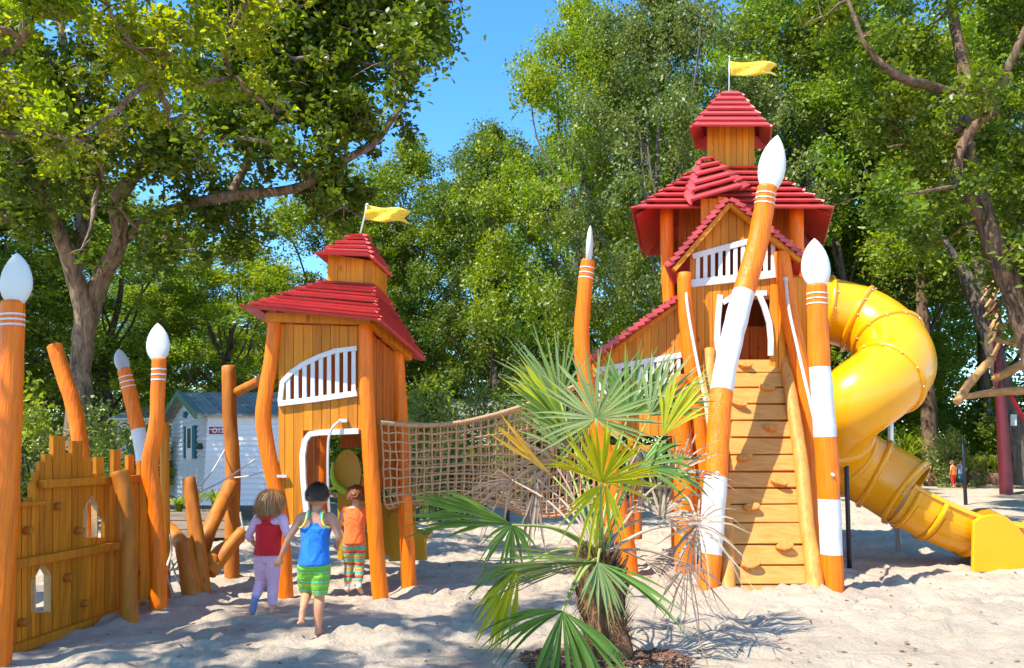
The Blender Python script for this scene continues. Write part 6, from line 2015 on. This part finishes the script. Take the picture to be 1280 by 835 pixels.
# ------------------------------------------------------------------ purple pole climbing sculpture
YP = 20
b_ = G(1259,617); YP = b_.y
pp = empty('maroon_pole_climber', (b_.x, YP, 0), 'maroon pole with slanting peeled logs and a red rope at the right edge', 'climbing frame')
mb, P, _ = post_mb([(1245,372,5),(1248,440,5.5),(1251,500,6),(1255,560,7),(1258,617,7.5)], YP, jit=.05); mb.build('pole', M['purple'], pp)
for L in ([(1196,503,5,19),(1215,475,5,19.2),(1240,448,4.5,19.6)], [(1204,496,3.5,19.1),(1240,491,4.5,19),(1300,486,6,18.6)],
          [(1242,474,4,19.3),(1262,464,5,19),(1295,444,5.5,18.6)], [(1246,424,4,19.6),(1265,428,5,19.3),(1300,440,5,19)], [(1250,410,3,19.8),(1266,404,4,19.5),(1282,412,4,19.4)]):
    mb, P, _ = post_mb(L, 19, foot=False, jit=.18); mb.build('log', M['palelog'], pp)
rz = random.Random(4)
for k in range(14):
    y0 = 345 + k*7.5; x0 = 1236 + (y0-345)*.10 + rz.uniform(-6,3)
    mb, P, _ = post_mb([(x0-rz.uniform(2,8), y0+rz.uniform(8,18), 1.5), (x0+rz.uniform(1,4), y0+2, 2.0), (x0+rz.uniform(5,12), y0-rz.uniform(5,12), 1.3)], YP-.35-rz.uniform(0,.3), foot=False, n=3, seg=7); mb.build('slat', M['palelog'], pp)
mb = MB(); mb.tube([at(1263,494,19), at(1275,515,19), at(1290,541,19)], .05, seg=8, n=4); mb.build('rope', M['redrope'], pp)
# notice on trunk
sp3 = flat(23.5); nt_ = panel(sp3,1263.5,518,1271,532,0,.03,'white','notice_board',None); tag(nt_, 'small white notice fixed to the trunk behind the maroon pole', 'sign')
mb = MB(); a = G(1207,630); b = at(1203,546,a.y); a.z = -.1; mb.tube([a, b], [.045,.03], seg=8, n=1); o = mb.build('thin_post', M['black']); tag(o, 'thin dark post standing in the sand between slide and maroon pole', 'post')
mb = MB(); a = G(1115,608); b = at(1113,514,a.y); a.z = -.1; mb.tube([a, b], .1, seg=8, n=1); o = mb.build('white_post', M['white']); tag(o, 'white post among plants just under the curl of the slide', 'post')

# ------------------------------------------------------------------ ground, light, camera
make_ground()
W_ = bpy.data.worlds.new('World'); scene.world = W_; W_.use_nodes = True
nt = W_.node_tree; bg = nt.nodes['Background']
SUN = Vector((-.45, -.36, .82)).normalized()
sky = nt.nodes.new('ShaderNodeTexSky'); sky.sky_type = 'NISHITA'; sky.sun_disc = False
sky.sun_elevation = math.asin(SUN.z); sky.sun_rotation = math.atan2(SUN.x, SUN.y)
sky.air_density = 1.0; sky.dust_density = .1; sky.ozone_density = 5.0; sky.altitude = 0
hs_ = nt.nodes.new('ShaderNodeHueSaturation'); hs_.inputs['Saturation'].default_value = 1.22; hs_.inputs['Hue'].default_value = .497
nt.links.new(sky.outputs['Color'], hs_.inputs['Color']); nt.links.new(hs_.outputs['Color'], bg.inputs['Color']); bg.inputs['Strength'].default_value = .15
sun = bpy.data.lights.new('sun', 'SUN'); sun.energy = 3.5; sun.angle = R(.53); sun.color = (1, .95, .86)
so = bpy.data.objects.new('sun', sun); C.objects.link(so); so.rotation_euler = SUN.to_track_quat('Z', 'Y').to_euler(); so.location = (-20, -5, 30)
cam = bpy.data.cameras.new('camera'); co = bpy.data.objects.new('camera', cam); C.objects.link(co)
cam.sensor_width = 36; cam.lens = F/1280*36; cam.clip_end = 2000; cam.clip_start = .05
co.location = (0, 0, H); co.rotation_euler = (math.pi/2 + PITCH, 0, 0)
scene.camera = co
scene.view_settings.view_transform = 'Standard'; scene.view_settings.look = 'None'
scene.view_settings.exposure = 1.42; scene.view_settings.gamma = 1.0
scene.view_settings.use_curve_mapping = False
scene.cycles.max_bounces = 8; scene.cycles.diffuse_bounces = 4; scene.cycles.transmission_bounces = 4; scene.cycles.transparent_max_bounces = 4
scene.cycles.use_denoising = True
